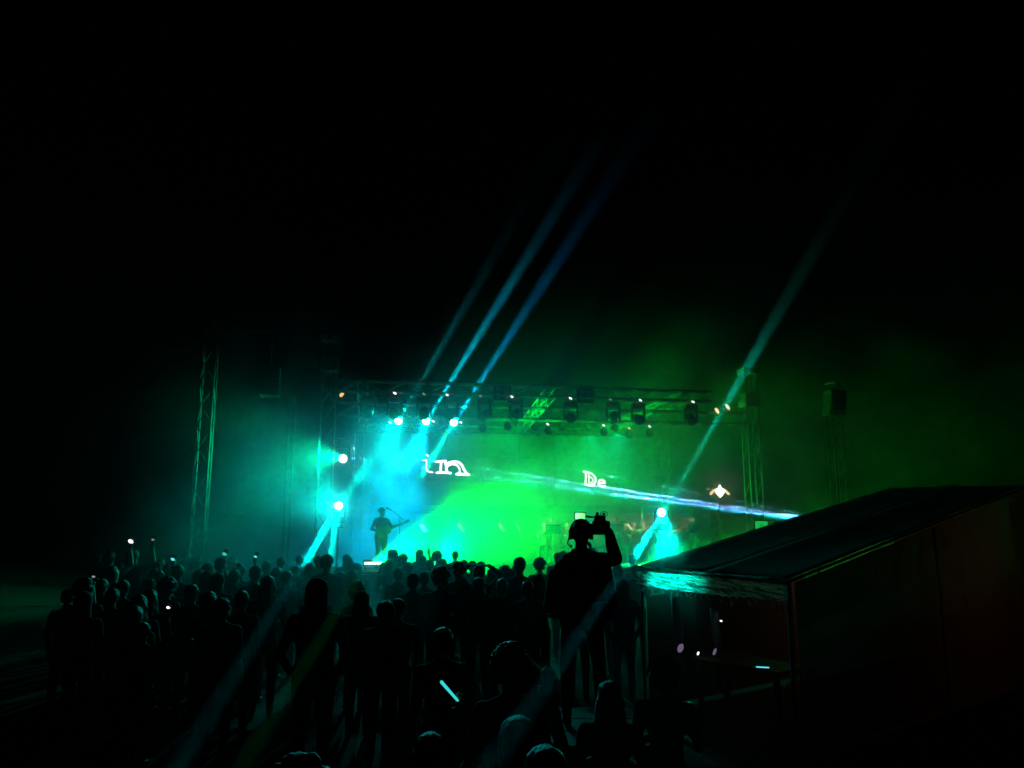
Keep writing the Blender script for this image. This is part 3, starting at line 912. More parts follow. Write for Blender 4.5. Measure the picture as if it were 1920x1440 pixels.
# ------------------------------------------------------------------ backdrop, its laser lettering painted as glowing strokes
VS = 6.1
def scr(px, py):
    p = on(px, py, VS - .06); u_, v_, w_ = uvw(p)
    return Vector((u_, 0, w_))
c0, c1 = on(700, 812, VS), on(1232, 948, VS)
u0, u1, w1_, w0_ = uvw(c0)[0], uvw(c1)[0], uvw(c0)[2], uvw(c1)[2]
root = thing('letter_backdrop', 'dark stage backdrop with laser letters painted as white glowing outlines', 'screen', SM(0, VS, 0))
nx, nz = 8, 3
pw, ph = (u1 - u0) / nx, (w1_ - w0_) / nz
pan = mesh('panel', lambda bm: bbox(bm, (0, .05, 0), (pw - .012, .1, ph - .012), bevel=.004))
for i in range(nx):
    for j in range(nz):
        obj('panel', pan, M['black'], root, Matrix.Translation((u0 + pw * (i + .5), 0, w0_ + ph * (j + .5))))
for f in (.05, .5, .95):
    obj('leg', mesh('leg', lambda bm: btube(bm, [(0, .2, STAGE_Z - 0.0), (0, .2, w1_)], .04)), M['metal'], root, Matrix.Translation((u0 + (u1 - u0) * f, 0, 0)))
def Z3(zx, zy): return (560 + zx / 4.8, 820 + zy / 4.8)
def Z4(zx, zy): return (940 + zx / 4.8, 820 + zy / 4.8)
def letter(name, strokes):
    def f(bm):
        for conv, r, pts in strokes:
            btube(bm, [scr(*conv(*p)) for p in pts], r * 25.0 / 1397.0, 8)
            for p in (pts[0], pts[-1]):
                bsph(bm, scr(*conv(*p)), r * 25.0 / 1397.0, 8)
    obj(name, mesh(name, f, True), M['letters'], root)
letter('letter_i', [(Z3, 1.0, [(1118, 206), (1150, 203), (1153, 250), (1151, 288)]), (Z3, 1.7, [(1152, 290), (1168, 308), (1206, 315)]), (Z3, 1.8, [(1152, 156), (1164, 166)])])
letter('letter_n', [(Z3, 2.3, [(1240, 219), (1290, 213), (1324, 211)]), (Z3, 2.3, [(1284, 225), (1281, 270), (1278, 312)]), (Z3, 2.1, [(1318, 218), (1330, 262), (1334, 312)]),
                    (Z3, 2.3, [(1243, 318), (1300, 316), (1370, 320)]), (Z3, 2.4, [(1335, 236), (1372, 222), (1412, 216), (1448, 226), (1472, 250), (1490, 290), (1512, 322)]),
                    (Z3, 1.7, [(1336, 262), (1372, 242), (1412, 240), (1438, 262), (1452, 290), (1452, 322)]), (Z3, 2.8, [(1426, 330), (1480, 332), (1534, 336)])])
letter('letter_D', [(Z4, 2.1, [(744, 308), (790, 314), (826, 330), (850, 362), (853, 398), (838, 422), (800, 432)]), (Z4, 2.1, [(764, 312), (766, 360), (760, 420)]),
                    (Z4, 1.5, [(788, 330), (792, 370), (792, 410)]), (Z4, 2.2, [(756, 422), (800, 430), (836, 436)]), (Z4, 1.2, [(800, 350), (826, 372), (828, 400), (806, 412)])])
letter('letter_e', [(Z4, 2.1, [(878, 412), (884, 388), (906, 380), (928, 392), (934, 410), (900, 412)]), (Z4, 2.1, [(878, 412), (888, 432), (912, 442), (936, 438)])])

# ------------------------------------------------------------------ musicians
GUITAR = {-1: ((.185, 0, 1.405), (.33, .06, 1.20), (.50, .22, 1.27), (.5, .6, .4), (.6, -.6, 0), 1.0), 1: ((.185, 0, 1.405), (.31, -.03, 1.15), (.13, .19, 1.07), (-.8, .25, -.2), (0, -1, -.2), .8)}
VIOLIN = {-1: ((.185, 0, 1.405), (.22, .22, 1.22), (.24, .42, 1.40), (.1, .5, .7), (.6, -.4, 0), 1.1), 1: ((.185, 0, 1.405), (.35, .14, 1.22), (.22, .36, 1.32), (-.4, .8, -.1), (-.3, 0, -1), .8)}
P_, hm_ = body_prims(GUITAR, sleeve='long', headyaw=R(30), build=1.22); BODY['guitar'] = (build_prims(P_, 'person_guitar', .0135), hm_)
P_, hm_ = body_prims(VIOLIN, sleeve='long', seat=True, headyaw=R(20)); BODY['violin'] = (build_prims(P_, 'person_violin', .0135), hm_)
gp = on(716, 960, -.45); gu, gv, _ = uvw(gp)
gl = S(gu, -.45, STAGE_Z)
gh = at(716, 953, gl.y).z - STAGE_Z
for i in range(2):
    obj('deck_panel', mesh('deck_panel', lambda bm: bbox(bm, (0, 0, 0), (1.2, 1.78, .06), bevel=.006)), M['deck'], st, Matrix.Translation((gu + .25 + (i - .5) * 1.22, -.90, STAGE_Z - .03)))
    obj('skirt_panel', mesh('skirt_panel', lambda bm: bbox(bm, (0, 0, 0), (1.2, .03, STAGE_Z - .08))), M['skirt'], st, Matrix.Translation((gu + .25 + (i - .5) * 1.22, -1.74, STAGE_Z / 2 - .04)))
person('guitar', 'hat', gl, YAW + R(205), gh, 'guitarist in a brimmed hat standing in teal light on the stage', None, 0, 0, 0)
gm = frame(gl, YAW + R(205)) @ Matrix.Scale(gh / 1.765, 4)
gt = thing('guitar', 'dark electric guitar held by the hatted player on stage', 'guitar', gm @ Matrix.Translation((.02, .22, 1.08)) @ Matrix.Rotation(R(20), 4, 'Y'))
obj('body', mesh('body', lambda bm: (bcyl(bm, (.10, -.02, 0), (.10, .03, 0), .16, n=20), bcyl(bm, (-.11, -.02, .0), (-.11, .03, .0), .125, n=20), bbox(bm, (0, .005, 0), (.2, .05, .2)))), M['wood'], gt)
obj('neck', mesh('neck', lambda bm: bbox(bm, (-.48, .02, 0), (.55, .025, .05))), M['wood'], gt)
obj('headstock', mesh('headstock', lambda bm: bbox(bm, (-.82, .015, .01), (.16, .022, .08), bevel=.006)), M['black'], gt)
mp = Vector((on(750, 970, -.9).x, on(750, 970, -.9).y, STAGE_Z))
root = thing('microphone_stand', 'boom microphone stand in front of the guitarist', 'stand', frame(mp, YAW))
obj('base', mesh('base', lambda bm: bcyl(bm, (0, 0, 0), (0, 0, .03), .14, n=16)), M['black'], root)
mt_ = on(736, 958, -.9).z - STAGE_Z
obj('pole', mesh('pole', lambda bm: bcyl(bm, (0, 0, .03), (0, 0, mt_ - .15), .012, n=8)), M['metal'], root)
obj('boom', mesh('boom', lambda bm: bcyl(bm, (.1, 0, mt_ - .25), (-.24, 0, mt_ + .02), .010, n=8)), M['metal'], root)
obj('microphone', mesh('microphone', lambda bm: (bcyl(bm, (-.24, 0, mt_ + .02), (-.35, 0, mt_ + .07), .015, .024, n=10), bsph(bm, (-.37, 0, mt_ + .08), .032, 10))), M['plastic'], root)

def chair(loc, rz, label):
    r = thing('chair', label, 'chair', frame(loc, rz), 'chairs of the orchestra')
    obj('seat', mesh('seat', lambda bm: bbox(bm, (0, .1, .43), (.42, .42, .04), bevel=.01)), M['black'], r)
    obj('backrest', mesh('backrest', lambda bm: bbox(bm, (0, -.13, .68), (.40, .03, .30), bevel=.01)), M['black'], r)
    lm = mesh('leg', lambda bm: bcyl(bm, (0, 0, 0), (0, 0, .42), .014, n=8))
    for sx in (-.18, .18):
        for sy in (-.08, .28):
            obj('leg', lm, M['metal'], r, Matrix.Translation((sx, sy, 0)))
        obj('back_post', mesh('back_post', lambda bm: bcyl(bm, (sx, -.12, .40), (sx, -.14, .80), .012, n=8)), M['metal'], r)
vb = mesh('body', lambda bm: (bsph(bm, (0, .30, 0), (.075, .09, .022), 14), bsph(bm, (0, .15, 0), (.10, .10, .024), 14), bbox(bm, (0, .22, 0), (.10, .12, .036))), True)
vn = mesh('neck', lambda bm: (bbox(bm, (0, .48, .012), (.024, .26, .02)), bsph(bm, (0, .62, .01), (.02, .03, .02), 8)))
bw = mesh('stick', lambda bm: bcyl(bm, (0, 0, 0), (0, .72, .0), .008, n=6)); bf = mesh('frog', lambda bm: bbox(bm, (0, .04, -.015), (.012, .05, .03)))
def music_stand(loc, rz, label, tiltx=R(-35), watts=2.5, target=None):
    r = thing('music_stand', label, 'music stand', frame(loc, rz), 'music stands of the orchestra')
    obj('pole', mesh('pole', lambda bm: bcyl(bm, (0, 0, .1), (0, 0, .92), .012, n=8)), M['black'], r)
    for k in range(3):
        a = k * 2.094
        obj('leg', mesh('leg', lambda bm: bcyl(bm, (0, 0, .22), (math.cos(a) * .25, math.sin(a) * .25, .012), .009, n=6)), M['black'], r)
    t_ = obj('tray', mesh('tray', lambda bm: (bbox(bm, (0, 0, .15), (.48, .012, .32)), bbox(bm, (0, -.03, -.01), (.48, .06, .012)))), M['black'], r, Matrix.Translation((0, 0, .92)) @ Matrix.Rotation(tiltx, 4, 'X'))
    obj('sheet', mesh('sheet', lambda bm: bbox(bm, (0, -.012, .15), (.42, .004, .29))), M['paper'], t_)
    obj('clip_lamp', mesh('clip_lamp', lambda bm: (btube(bm, [(0, .01, .30), (0, -.02, .40), (0, -.10, .42)], .008, 6), bcyl(bm, (0, -.09, .43), (0, -.14, .41), .016, .03, n=10))), M['black'], t_)
    mw = frame(loc, rz) @ Matrix.Translation((0, 0, .92)) @ Matrix.Rotation(tiltx, 4, 'X')
    spot('stand_light', mw @ Vector((0, -.16, .40)), target if target is not None else mw @ Vector((0, 0, .12)), (1.0, .62, .38) if target is not None else (1.0, .95, .75), watts, 80 if target is not None else 110, 0.8, .01)
mus = [(1020, 986, .9, 'short', 'seated violinist nearest to the bright green smoke'), (1062, 988, 1.1, 'long', 'seated violinist left of the cameraman, partly hidden by his head'),
       (1118, 986, 1.6, 'short', 'seated violinist seen through the gap under the cameraman\'s arm'), (1170, 985, .9, 'bob', 'seated violinist just right of the cameraman'),
       (1187, 983, 1.5, 'short', 'seated violinist second to the right of the cameraman'), (1206, 981, 2.1, 'bun', 'seated violinist farthest back on the right'),
       (1238, 1000, .5, 'long', 'seated violinist in front, right of the cyan streak'), (905, 984, 2.4, 'short', 'seated violinist deep in the green smoke, right one'),
       (858, 984, 2.4, 'bob', 'seated violinist deep in the green smoke, left one')]
for i, (px, py, v, hair, lab) in enumerate(mus):
    p = on(px, py, v); u_, _, _ = uvw(p)
    f = S(u_, v, STAGE_Z); rz = YAW + math.pi + R(random.uniform(-35, 35))
    body = person('violin', hair, f + Vector((0, 0, -.44)), rz, 1.70, lab, 'seated orchestra players', 0, 0, i % 3)
    w = lab.replace('seated violinist', '').strip()
    fd = Vector((-math.sin(rz), math.cos(rz), 0))
    if i < 7:
        music_stand(f + fd * .80 + Vector((.35, 0, 0)), rz, 'black music stand before the violinist ' + w, watts=55, target=f + Vector((0, 0, 1.05)) + fd * .1)
    chair(f, rz, 'black chair under the violinist ' + w)
    m0 = frame(f + Vector((0, 0, -.44)), rz) @ Matrix.Scale(1.70 / 1.765, 4)
    vr = thing('violin', 'brown violin held by the violinist ' + w, 'violin', m0 @ Matrix.Translation((-.06, .03, 1.47)) @ Matrix.Rotation(R(22), 4, 'Z') @ Matrix.Rotation(R(-3), 4, 'X'), 'violins of the orchestra')
    obj('body', vb, M['wood'], vr); obj('neck', vn, M['wood'], vr)
    br = thing('violin_bow', 'thin bow of the violinist ' + w, 'bow', m0 @ Matrix.Translation((.20, .42, 1.33)) @ Matrix.Rotation(R(62), 4, 'Z') @ Matrix.Rotation(R(22), 4, 'X'), 'bows of the orchestra')
    obj('stick', bw, M['wood'], br); obj('frog', bf, M['black'], br)
sts = [(798, 1003, 1.2, 65, 'leftmost music stand with a slanted sheet, faint in green smoke'), (869, 1003, 1.2, 68, 'music stand with a narrow slanted sheet in the brightest green'),
       (945, 1002, 1.2, 66, 'music stand with the palest slanted sheet left of the cameraman'), (976, 1006, 1.8, 75, 'music stand with a small white sheet between green smoke and cameraman'),
       (1186, 1008, 1.2, 60, 'music stand with a white sheet right of the cameraman')]
for px, py, v, rz, lab in sts:
    p = on(px, py, v); u_, _, _ = uvw(p)
    music_stand(S(u_, v, STAGE_Z), YAW + R(rz), lab)
# amplifier stacks at the sides of the stage
def amp(px, v, label, n):
    p = on(px, 1000, v); u_, _, _ = uvw(p)
    r = thing('speaker_stack', label, 'loudspeaker', SM(u_, v, STAGE_Z))
    for k in range(n):
        b = obj('cabinet', mesh('cabinet', lambda bm: bbox(bm, (0, .25, .29 + .58 * k), (.62, .5, .57), bevel=.02)), M['black'], r)
        for s in (-.15, .15):
            obj('cone', mesh('cone', lambda bm: lathe(bm, [(0, .12), (-.015, .125), (-.01, .11), (.03, .03), (.02, .01)], 14), True), M['plastic'], b, Matrix.Translation((s, 0, .29 + .58 * k)))
amp(1318, 2.5, 'dark loudspeaker stack at the right end of the stage', 3)
amp(1285, 3.2, 'dark loudspeaker stack left of the right end stack', 2)
# ------------------------------------------------------------------ the crowd
CR = 'people in the crowd watching the stage'
# x of the head, y of its top, head width in the photograph (pixels), hair, pose, shirt, label
CROWD = [
 (295, 1050, 21, 'cap', 'left_glance', 0, 'person in a cap at the dark left end, under the white phone lights'),
 (335, 1057, 24, 'short', 'down', 0, 'short-haired person standing tall just below a small cyan phone light'),
 (361, 1093, 27, 'short', 'cross', 0, 'dark person bent low beside the short-haired one under the cyan phone'),
 (393, 1104, 29, 'bob', 'front', 2, 'dark round-haired person in front of the broad capped man'),
 (418, 1118, 26, 'short', 'right_glance', 1, 'short person half hidden behind the round-haired one at the left'),
 (414, 1041, 23, 'cap', 'broad', 0, 'broad man in a cap, hazy, under the green phone light'),
 (479, 1057, 25, 'cap', 'left_glance', 4, 'man in a flat cap turned to the long-haired woman'),
 (503, 1075, 29, 'long', 'front', 0, 'long-haired woman close beside the man in the flat cap'),
 (455, 1105, 29, 'short', 'down', 1, 'dark-haired person in front of the flat-cap man and the woman'),
 (501, 1050, 18, 'short', 'down', 3, 'faint hazy person behind the long-haired woman'),
 (527, 1043, 16, 'short', 'broad', 1, 'faint tall person in the haze left of the tall man'),
 (520, 1060, 17, 'bob', 'front', 2, 'faint round-haired person just below the faint tall one'),
 (582, 1051, 19, 'bob', 'cross', 3, 'hazy person with wide hair directly left of the tall man'),
 (556, 1058, 17, 'long', 'front', 3, 'hazy person with long hair inside the slanting cyan streak'),
 (614, 1037, 24, 'short', 'broad', 0, 'tall broad-backed man standing out left of the green led bar'),
 (596, 1079, 38, 'hood', 'broad', 0, 'big round-hooded person in front of the tall broad-backed man'),
 (657, 1047, 13, 'bun', 'down', 2, 'small far person with a hair bun right of the tall man'),
 (669, 1052, 14, 'long', 'front', 3, 'small far long-haired person next to the green led bar'),
 (662, 1064, 23, 'bob', 'cross', 4, 'round-haired person in front of the two small far ones by the led bar'),
 (731, 1046, 18, 'long', 'front', 1, 'long-haired person directly right of the green led bar'),
 (766, 1050, 18, 'bob', 'down', 3, 'wide-haired hazy person between led bar and small green lamp'),
 (793, 1040, 17, 'short', 'raise', 3, 'hazy person whose round head sticks up left of the small green lamp'),
 (806, 1047, 13, 'short', 'down', 1, 'small far head tucked behind the one left of the small green lamp'),
 (831, 1045, 17, 'short', 'right_glance', 0, 'person whose head is just right of the small green lamp'),
 (860, 1051, 25, 'hat', 'broad', 0, 'dark person in a hat before the bright green smoke'),
 (870, 1047, 15, 'short', 'down', 4, 'small far head above the shoulder of the person in the hat'),
 (827, 1065, 27, 'curly', 'front', 0, 'curly-haired dark person below the small green lamp'),
 (886, 1049, 14, 'short', 'front', 3, 'first of two small far heads under the green smoke'),
 (902, 1049, 15, 'bob', 'down', 1, 'second of two small far heads under the green smoke'),
 (899, 1057, 25, 'short', 'onhead', 0, 'person holding both hands on the head, elbow out, below green smoke'),
 (775, 1072, 27, 'short', 'down', 0, 'dark slim-necked person standing alone in the middle of the crowd'),
 (679, 1104, 27, 'hood', 'down', 0, 'person in a tight hood with green light on the head'),
 (721, 1121, 28, 'bob', 'left_glance', 0, 'left one of two dark heads leaning together'),
 (746, 1119, 26, 'short', 'cross', 1, 'right one of two dark heads leaning together'),
 (830, 1172, 33, 'short', 'down', 0, 'nearly black person low in front of the curly-haired one'),
 (897, 1078, 25, 'long', 'front', 2, 'dark long-haired person in front of the one with hands on head'),
 (941, 1082, 26, 'short', 'broad', 0, 'dark broad person left of the tall head near the cameraman'),
 (947, 1062, 21, 'curly', 'front', 1, 'curly-haired person in the haze behind the dark broad one'),
 (974, 1042, 25, 'short', 'broad', 0, 'tall dark-headed man left of the cameraman'),
 (1012, 1047, 16, 'curly', 'down', 3, 'small far curly-haired person right of the tall dark-headed man'),
 (1010, 1071, 26, 'bob', 'front', 0, 'dark round-haired person against the cameraman\'s left side'),
 (989, 1086, 26, 'short', 'cross', 0, 'dark person below the tall dark-headed man'),
 (960, 1064, 16, 'short', 'down', 2, 'faint head between the curly-haired one and the tall dark-headed man'),
 (1158, 1055, 20, 'bob', 'front', 1, 'hazy person between cameraman and tent beside a green floor lamp'),
 (1191, 1057, 17, 'short', 'down', 4, 'hazy person directly in front of the tent corner'),
 (1166, 1082, 24, 'hood', 'broad', 0, 'hooded dark person between the cameraman and the tent'),
 (1130, 1066, 17, 'short', 'down', 3, 'hazy far person close to the cameraman\'s right side'),
 (748, 1062, 16, 'short', 'front', 4, 'far person half hidden beside the long-haired one near the led bar'),
 (640, 1068, 17, 'long', 'cross', 2, 'far person with long hair at the shoulder of the tall broad-backed man'),
 (922, 1062, 15, 'long', 'front', 3, 'far long-haired head right of the one with hands on head'),
 (445, 1062, 17, 'short', 'down', 3, 'faint person in the haze between the two capped men'),
 (375, 1064, 17, 'bob', 'down', 1, 'faint person in the haze left of the broad capped man'),
 (540, 1068, 18, 'short', 'cross', 4, 'hazy person right of the long-haired woman'),
 (957, 1210, 58, 'curly', 'down', 0, 'near dark head with a faint rim of light, left of the pale booklet'),
 (1022, 1383, 84, 'long', 'down', 0, 'near dark head at the bottom edge under the pale booklet'),
 (563, 1423, 84, 'curly', 'down', 0, 'near head cut off by the bottom edge, lower left of the glow stick'),
 (232, 1085, 26, 'short', 'broad', 0, 'almost invisible person in the dark at the left of the crowd'),
 (262, 1110, 28, 'long', 'front', 1, 'almost invisible long-haired person in the dark near the low white phone'),
]
def place(px, ytop, w, lo=1.58, hi=1.93):
    d = 282.0 / w
    h = CAM_H - (ytop - HORIZON) * d / F_PX
    if not lo <= h <= hi:
        h = min(hi, max(lo, h))
        d = (CAM_H - h) * F_PX / (ytop - HORIZON)
    # exact: the head's top lies on the pixel's ray
    p = at(px, ytop, d)
    return Vector((p.x, p.y, 0)), p.z
rnd = random.Random(11)
FEET = []
for i, (px, yt, w, hair, pose, shirt, lab) in enumerate(CROWD):
    loc, h = place(px, yt, w)
    for q in FEET:                                  # nobody stands inside somebody else
        dv = loc - q
        if dv.length < .42:
            k = loc.y + (.45 - dv.length)
            p = at(px, yt, k); loc, h = Vector((p.x, p.y, 0)), p.z
    FEET.append(loc)
    person(pose, hair, loc, math.atan2(loc.x, 22 - loc.y) * -1 * .0 + R(rnd.uniform(-14, 14)), h - (.02 if hair == 'short' else .035), lab, CR, shirt, rnd.randrange(3), rnd.randrange(3))

# the rest of the crowd, dark figures between and behind the ones that stand out
FILL = 'shadowy people in the thick of the crowd'
tries = 0
nfill = 0
while nfill < 74 and tries < 4000:
    tries += 1
    y_ = rnd.uniform(8.0, 17.5)
    x_ = rnd.uniform(-.54, .17) * y_
    if nfill % 3 == 0:
        y_ = rnd.uniform(8.0, 13.0); x_ = rnd.uniform(-.56, -.32) * y_
    if (x_ > 1.0 and y_ < 11) or (y_ < 9.6 and x_ / y_ > -.33) or (-.2 < x_ < 1.5 and 5.2 < y_ < 8.4):
        continue
    q = Vector((x_, y_, 0))
    if abs(x_ / y_ - (700 - 960) / F_PX) < .014 and y_ > 9:
        continue                                     # the led bar stays in view
    if any((q - f_).length < .55 for f_ in FEET):
        continue
    h = rnd.uniform(1.52, 1.66)
    FEET.append(q); nfill += 1
    person(rnd.choice(['down', 'front', 'cross', 'broad', 'left_glance', 'right_glance']), rnd.choice(['short', 'short', 'bob', 'long', 'curly', 'hood']), q, R(rnd.uniform(-20, 20)), h,
           'shadowy person in the thick of the crowd, head below its neighbours', FILL, rnd.choice((0, 0, 1, 2, 3, 4)), rnd.randrange(3), rnd.randrange(3))

for x_, y_, h in ((.12, 5.3, 1.50), (.62, 5.0, 1.46), (1.05, 5.4, 1.5)):  # figures added to hide the light on the platform
    person('front', rnd.choice(['long', 'curly', 'bob']), Vector((x_, y_, 0)), R(rnd.uniform(-20, 20)), h, 'added dark figure hiding the lit cameraman platform', 'added dark figures before the platform', 0, 0, 0)

# ------------------------------------------------------------------ phones held up in the crowd
ME_PH = mesh('case', lambda bm: bbox(bm, (0, 0, 0), (.076, .009, .155), bevel=.004))
ME_SC = mesh('screen', lambda bm: bbox(bm, (0, -.0055, 0), (.068, .002, .142)))
ME_TO = mesh('torch', lambda bm: bsph(bm, (0, -.016, .045), (.034, .010, .021), 10, Euler((0, R(30), 0)).to_matrix()), True)
ME_SC.materials.append(M['phone_cyan']); ME_TO.materials.append(M['phone_white'])
PHONES = [
 (246, 1009, 13.0, 'torch', 'phone_white', 1.5, 'short', 'phone with a bright oval white torch light at the dark left', 'dark person holding up the brightest white phone light at the left'),
 (287, 1009, 13.6, 'torch', 'phone_grey', .9, 'bob', 'phone with a small grey-white light right of the bright oval one', 'dark person holding up the small grey-white phone light'),
 (324, 1049, 12.5, 'torch', 'phone_cyan', 1.1, 'short', 'phone with a round cyan light above the short-haired person', 'person holding up the phone with the round cyan light'),
 (421, 1039, 13.0, 'torch', 'phone_green', 1.3, 'long', 'phone with a slanted green light over the broad capped man', 'person holding up the phone with the slanted green light'),
 (479, 1044, 13.0, 'torch', 'phone_cyan', 1.0, 'bun', 'phone with a slanted cyan light above the flat cap', 'person holding up the phone with the slanted cyan light'),
 (315, 1140, 8.2, 'torch', 'phone_white', .7, 'short', 'phone with a low white light in the dark left crowd', 'dark person holding the low white phone light'),
 (175, 1082, 10.0, 'torch', 'phone_grey', .75, 'cap', 'phone with a dim grey light alone at the far left', 'dark person holding the dim grey phone light at the far left'),
]
RA = HAND_AT
for px, py, d, kind, m, s, hair, lab, plab in PHONES:
    p = at(px, py, d)
    height = min(1.85, max(1.30, (p.z - .03) / RA.z * 1.765))
    k = height / 1.765
    base = Vector((p.x - RA.x * k, p.y - RA.y * k, p.z - .03 - RA.z * k))
    base.z = 0.0
    person('raise', hair, base, 0.0, height, plab, CR, 0, 0, 0)
    r = thing('phone', lab, 'phone', frame(Vector((p.x, p.y + .02, base.z + RA.z * k + .03))), 'phones held up in the crowd')
    obj('case', ME_PH, M['plastic'], r, Matrix.Rotation(R(12), 4, 'Y'))
    e = bpy.data.objects.new('torch', ME_TO); e.parent = r; col.objects.link(e)
    e.material_slots[0].link = 'OBJECT'; e.material_slots[0].material = M[m]
    e.matrix_local = Matrix.Diagonal((s, s, s, 1)) @ Matrix.Translation((0, -.002, -.045)) 

# glow stick and booklet held up near the viewer
def holder(p, height, hair, label, shirt=0):
    k = height / 1.765
    b = Vector((p.x - RA.x * k, p.y - RA.y * k, 0))
    person('raise', hair, b, 0.0, height, label, CR, shirt, 0, 1)
    return Vector((p.x, p.y, RA.z * k))
dd = 4.3
a, b = at(828, 1279, dd), at(862, 1318, dd)
hnd = holder(b.lerp(a, .0), (b.z + .0) / RA.z * 1.765, 'long', 'almost black person holding up the cyan glow stick')
g = thing('glow_stick', 'short cyan glow stick held up in the dark foreground', 'glow stick', Matrix.Translation(b))
obj('tube', mesh('tube', lambda bm: (bcyl(bm, (0, 0, 0), a - b, .0065, .009, n=12), bsph(bm, a - b, .009, 10), bsph(bm, (0, 0, 0), .0065, 8)), True), M['stick'], g)
obj('grip', mesh('grip', lambda bm: bcyl(bm, (b - a).normalized() * .0, (b - a).normalized() * .07, .008, n=10)), M['plastic'], g)
dd = 4.0
q = [at(991, 1231, dd * 1.03), at(1022, 1231, dd * 1.06), at(1048, 1274, dd), at(1028, 1272, dd * .97)]
cq = sum(q, Vector()) / 4
hnd = holder(q[3] + Vector((0, 0, -.02)), (q[3].z - .01) / RA.z * 1.765, 'bob', 'almost black person holding up the pale booklet')
bk = thing('booklet', 'pale folded booklet held up left of the lower cyan streak', 'booklet', Matrix.Translation(cq))
def leaf(dz, sc):
    def f(bm):
        top = [bm.verts.new((v - cq) * sc + Vector((0, 0, dz))) for v in q]
        bot = [bm.verts.new((v - cq) * sc + Vector((0, 0, dz - .004))) for v in q]
        bm.faces.new(top); bm.faces.new(bot[::-1])
        for k in range(4):
            bm.faces.new((top[k], bot[k], bot[(k + 1) % 4], top[(k + 1) % 4]))
    return f
obj('page', mesh('page', leaf(0, 1.0)), M['paper'], bk); obj('cover', mesh('cover', leaf(-.006, 1.03)), M['shirt3'], bk)

# ------------------------------------------------------------------ cameraman on a riser
CD = 7.0
RZ = .66
ch = at(1089, 976, CD)
CH = ch.z - RZ
k = CH / 1.765
CAMMAN = {1: ((.18, .01, 1.42), (.335, .16, 1.42), (.285, .25, 1.67), (-.25, .3, .9), (-1, .2, 0), 1.0), -1: ((.17, 0, 1.345), (.22, .18, 1.17), (-.06, .34, 1.44), (-.6, .4, .6), (0, .3, 1), 1.0)}
P_, hm_ = body_prims(CAMMAN, build=1.02, sleeve='long', stance=.14, headyaw=R(-6), nod=R(-4))
P_ = [q for q in P_ if not (q[0] == 'cap' and abs(q[1][2] - 1.40) < 1e-6 and abs(q[3][2] - 1.40) < 1e-6)]
P_ += [('ell', (0, -.05, 1.20), (.255, .14, .22), 'shirt'), ('ell', (.0, -.04, 1.02), (.27, .15, .22), 'shirt'), ('cap', (-.23, .02, 1.27), .075, (-.265, .04, 1.02), .085, 'shirt'),
       ('cap', (0, -.02, 1.47), .075, (-.17, -.01, 1.335), .085, 'shirt'), ('cap', (0, -.02, 1.47), .07, (.17, -.01, 1.39), .075, 'shirt'), ('cap', (.18, .0, 1.38), .085, (.23, -.02, 1.05), .09, 'shirt'),
       ('cap', (.335, .16, 1.42), .062, (.29, .245, 1.64), .048, 'shirt'), ('cap', (.18, .01, 1.40), .075, (.335, .16, 1.41), .062, 'shirt')]
BODY['cameraman'] = (build_prims(P_, 'person_cameraman', .010), hm_)
cloc = Vector((ch.x, ch.y, RZ))
cmn = person('cameraman', 'short', cloc, 0.0, CH, 'burly cameraman seen from behind, black against the teal haze', None, 0, 0, 0)
hp = obj('headphones', mesh('headphones', lambda bm: (btube(bm, [(math.cos(t) * .098, -.01, 1.655 + math.sin(t) * .118) for t in [math.pi * j / 12 for j in range(13)]], .010, 8),
    bcyl(bm, (.078, -.01, 1.635), (.112, -.01, 1.635), .042, n=16), bcyl(bm, (-.078, -.01, 1.635), (-.112, -.01, 1.635), .042, n=16))), M['plastic'], cmn, hm_)
obj('headset_boom', mesh('headset_boom', lambda bm: (btube(bm, [(-.11, .0, 1.61), (-.125, .03, 1.56), (-.10, .07, 1.535)], .006), bsph(bm, (-.095, .08, 1.535), .013, 8))), M['plastic'], hp)
obj('collar', mesh('collar', lambda bm: btube(bm, [(math.cos(t) * .075, -.012 + math.sin(t) * .07, 1.49) for t in [2 * math.pi * j / 12 for j in range(13)]], .022, 8), True), M['shirt0'], cmn)
obj('waist_bag', mesh('waist_bag', lambda bm: bbox(bm, (.16, -.15, .98), (.18, .10, .16), bevel=.03)), M['cap'], cmn)
rs = thing('camera_riser', 'black platform lifting the cameraman above the crowd', 'platform', frame(Vector((ch.x, ch.y, 0))))
for i in range(3):
    obj('plank', mesh('plank', lambda bm: bbox(bm, (0, (i - 1) * .4, RZ - .03), (1.0, .385, .06), bevel=.006)), M['deck'], rs)
for sx in (-.45, .45):
    for sy in (-.52, .52):
        obj('leg', mesh('leg', lambda bm: bcyl(bm, (sx, sy, 0), (sx, sy, RZ - .06), .03)), M['metal'], rs)
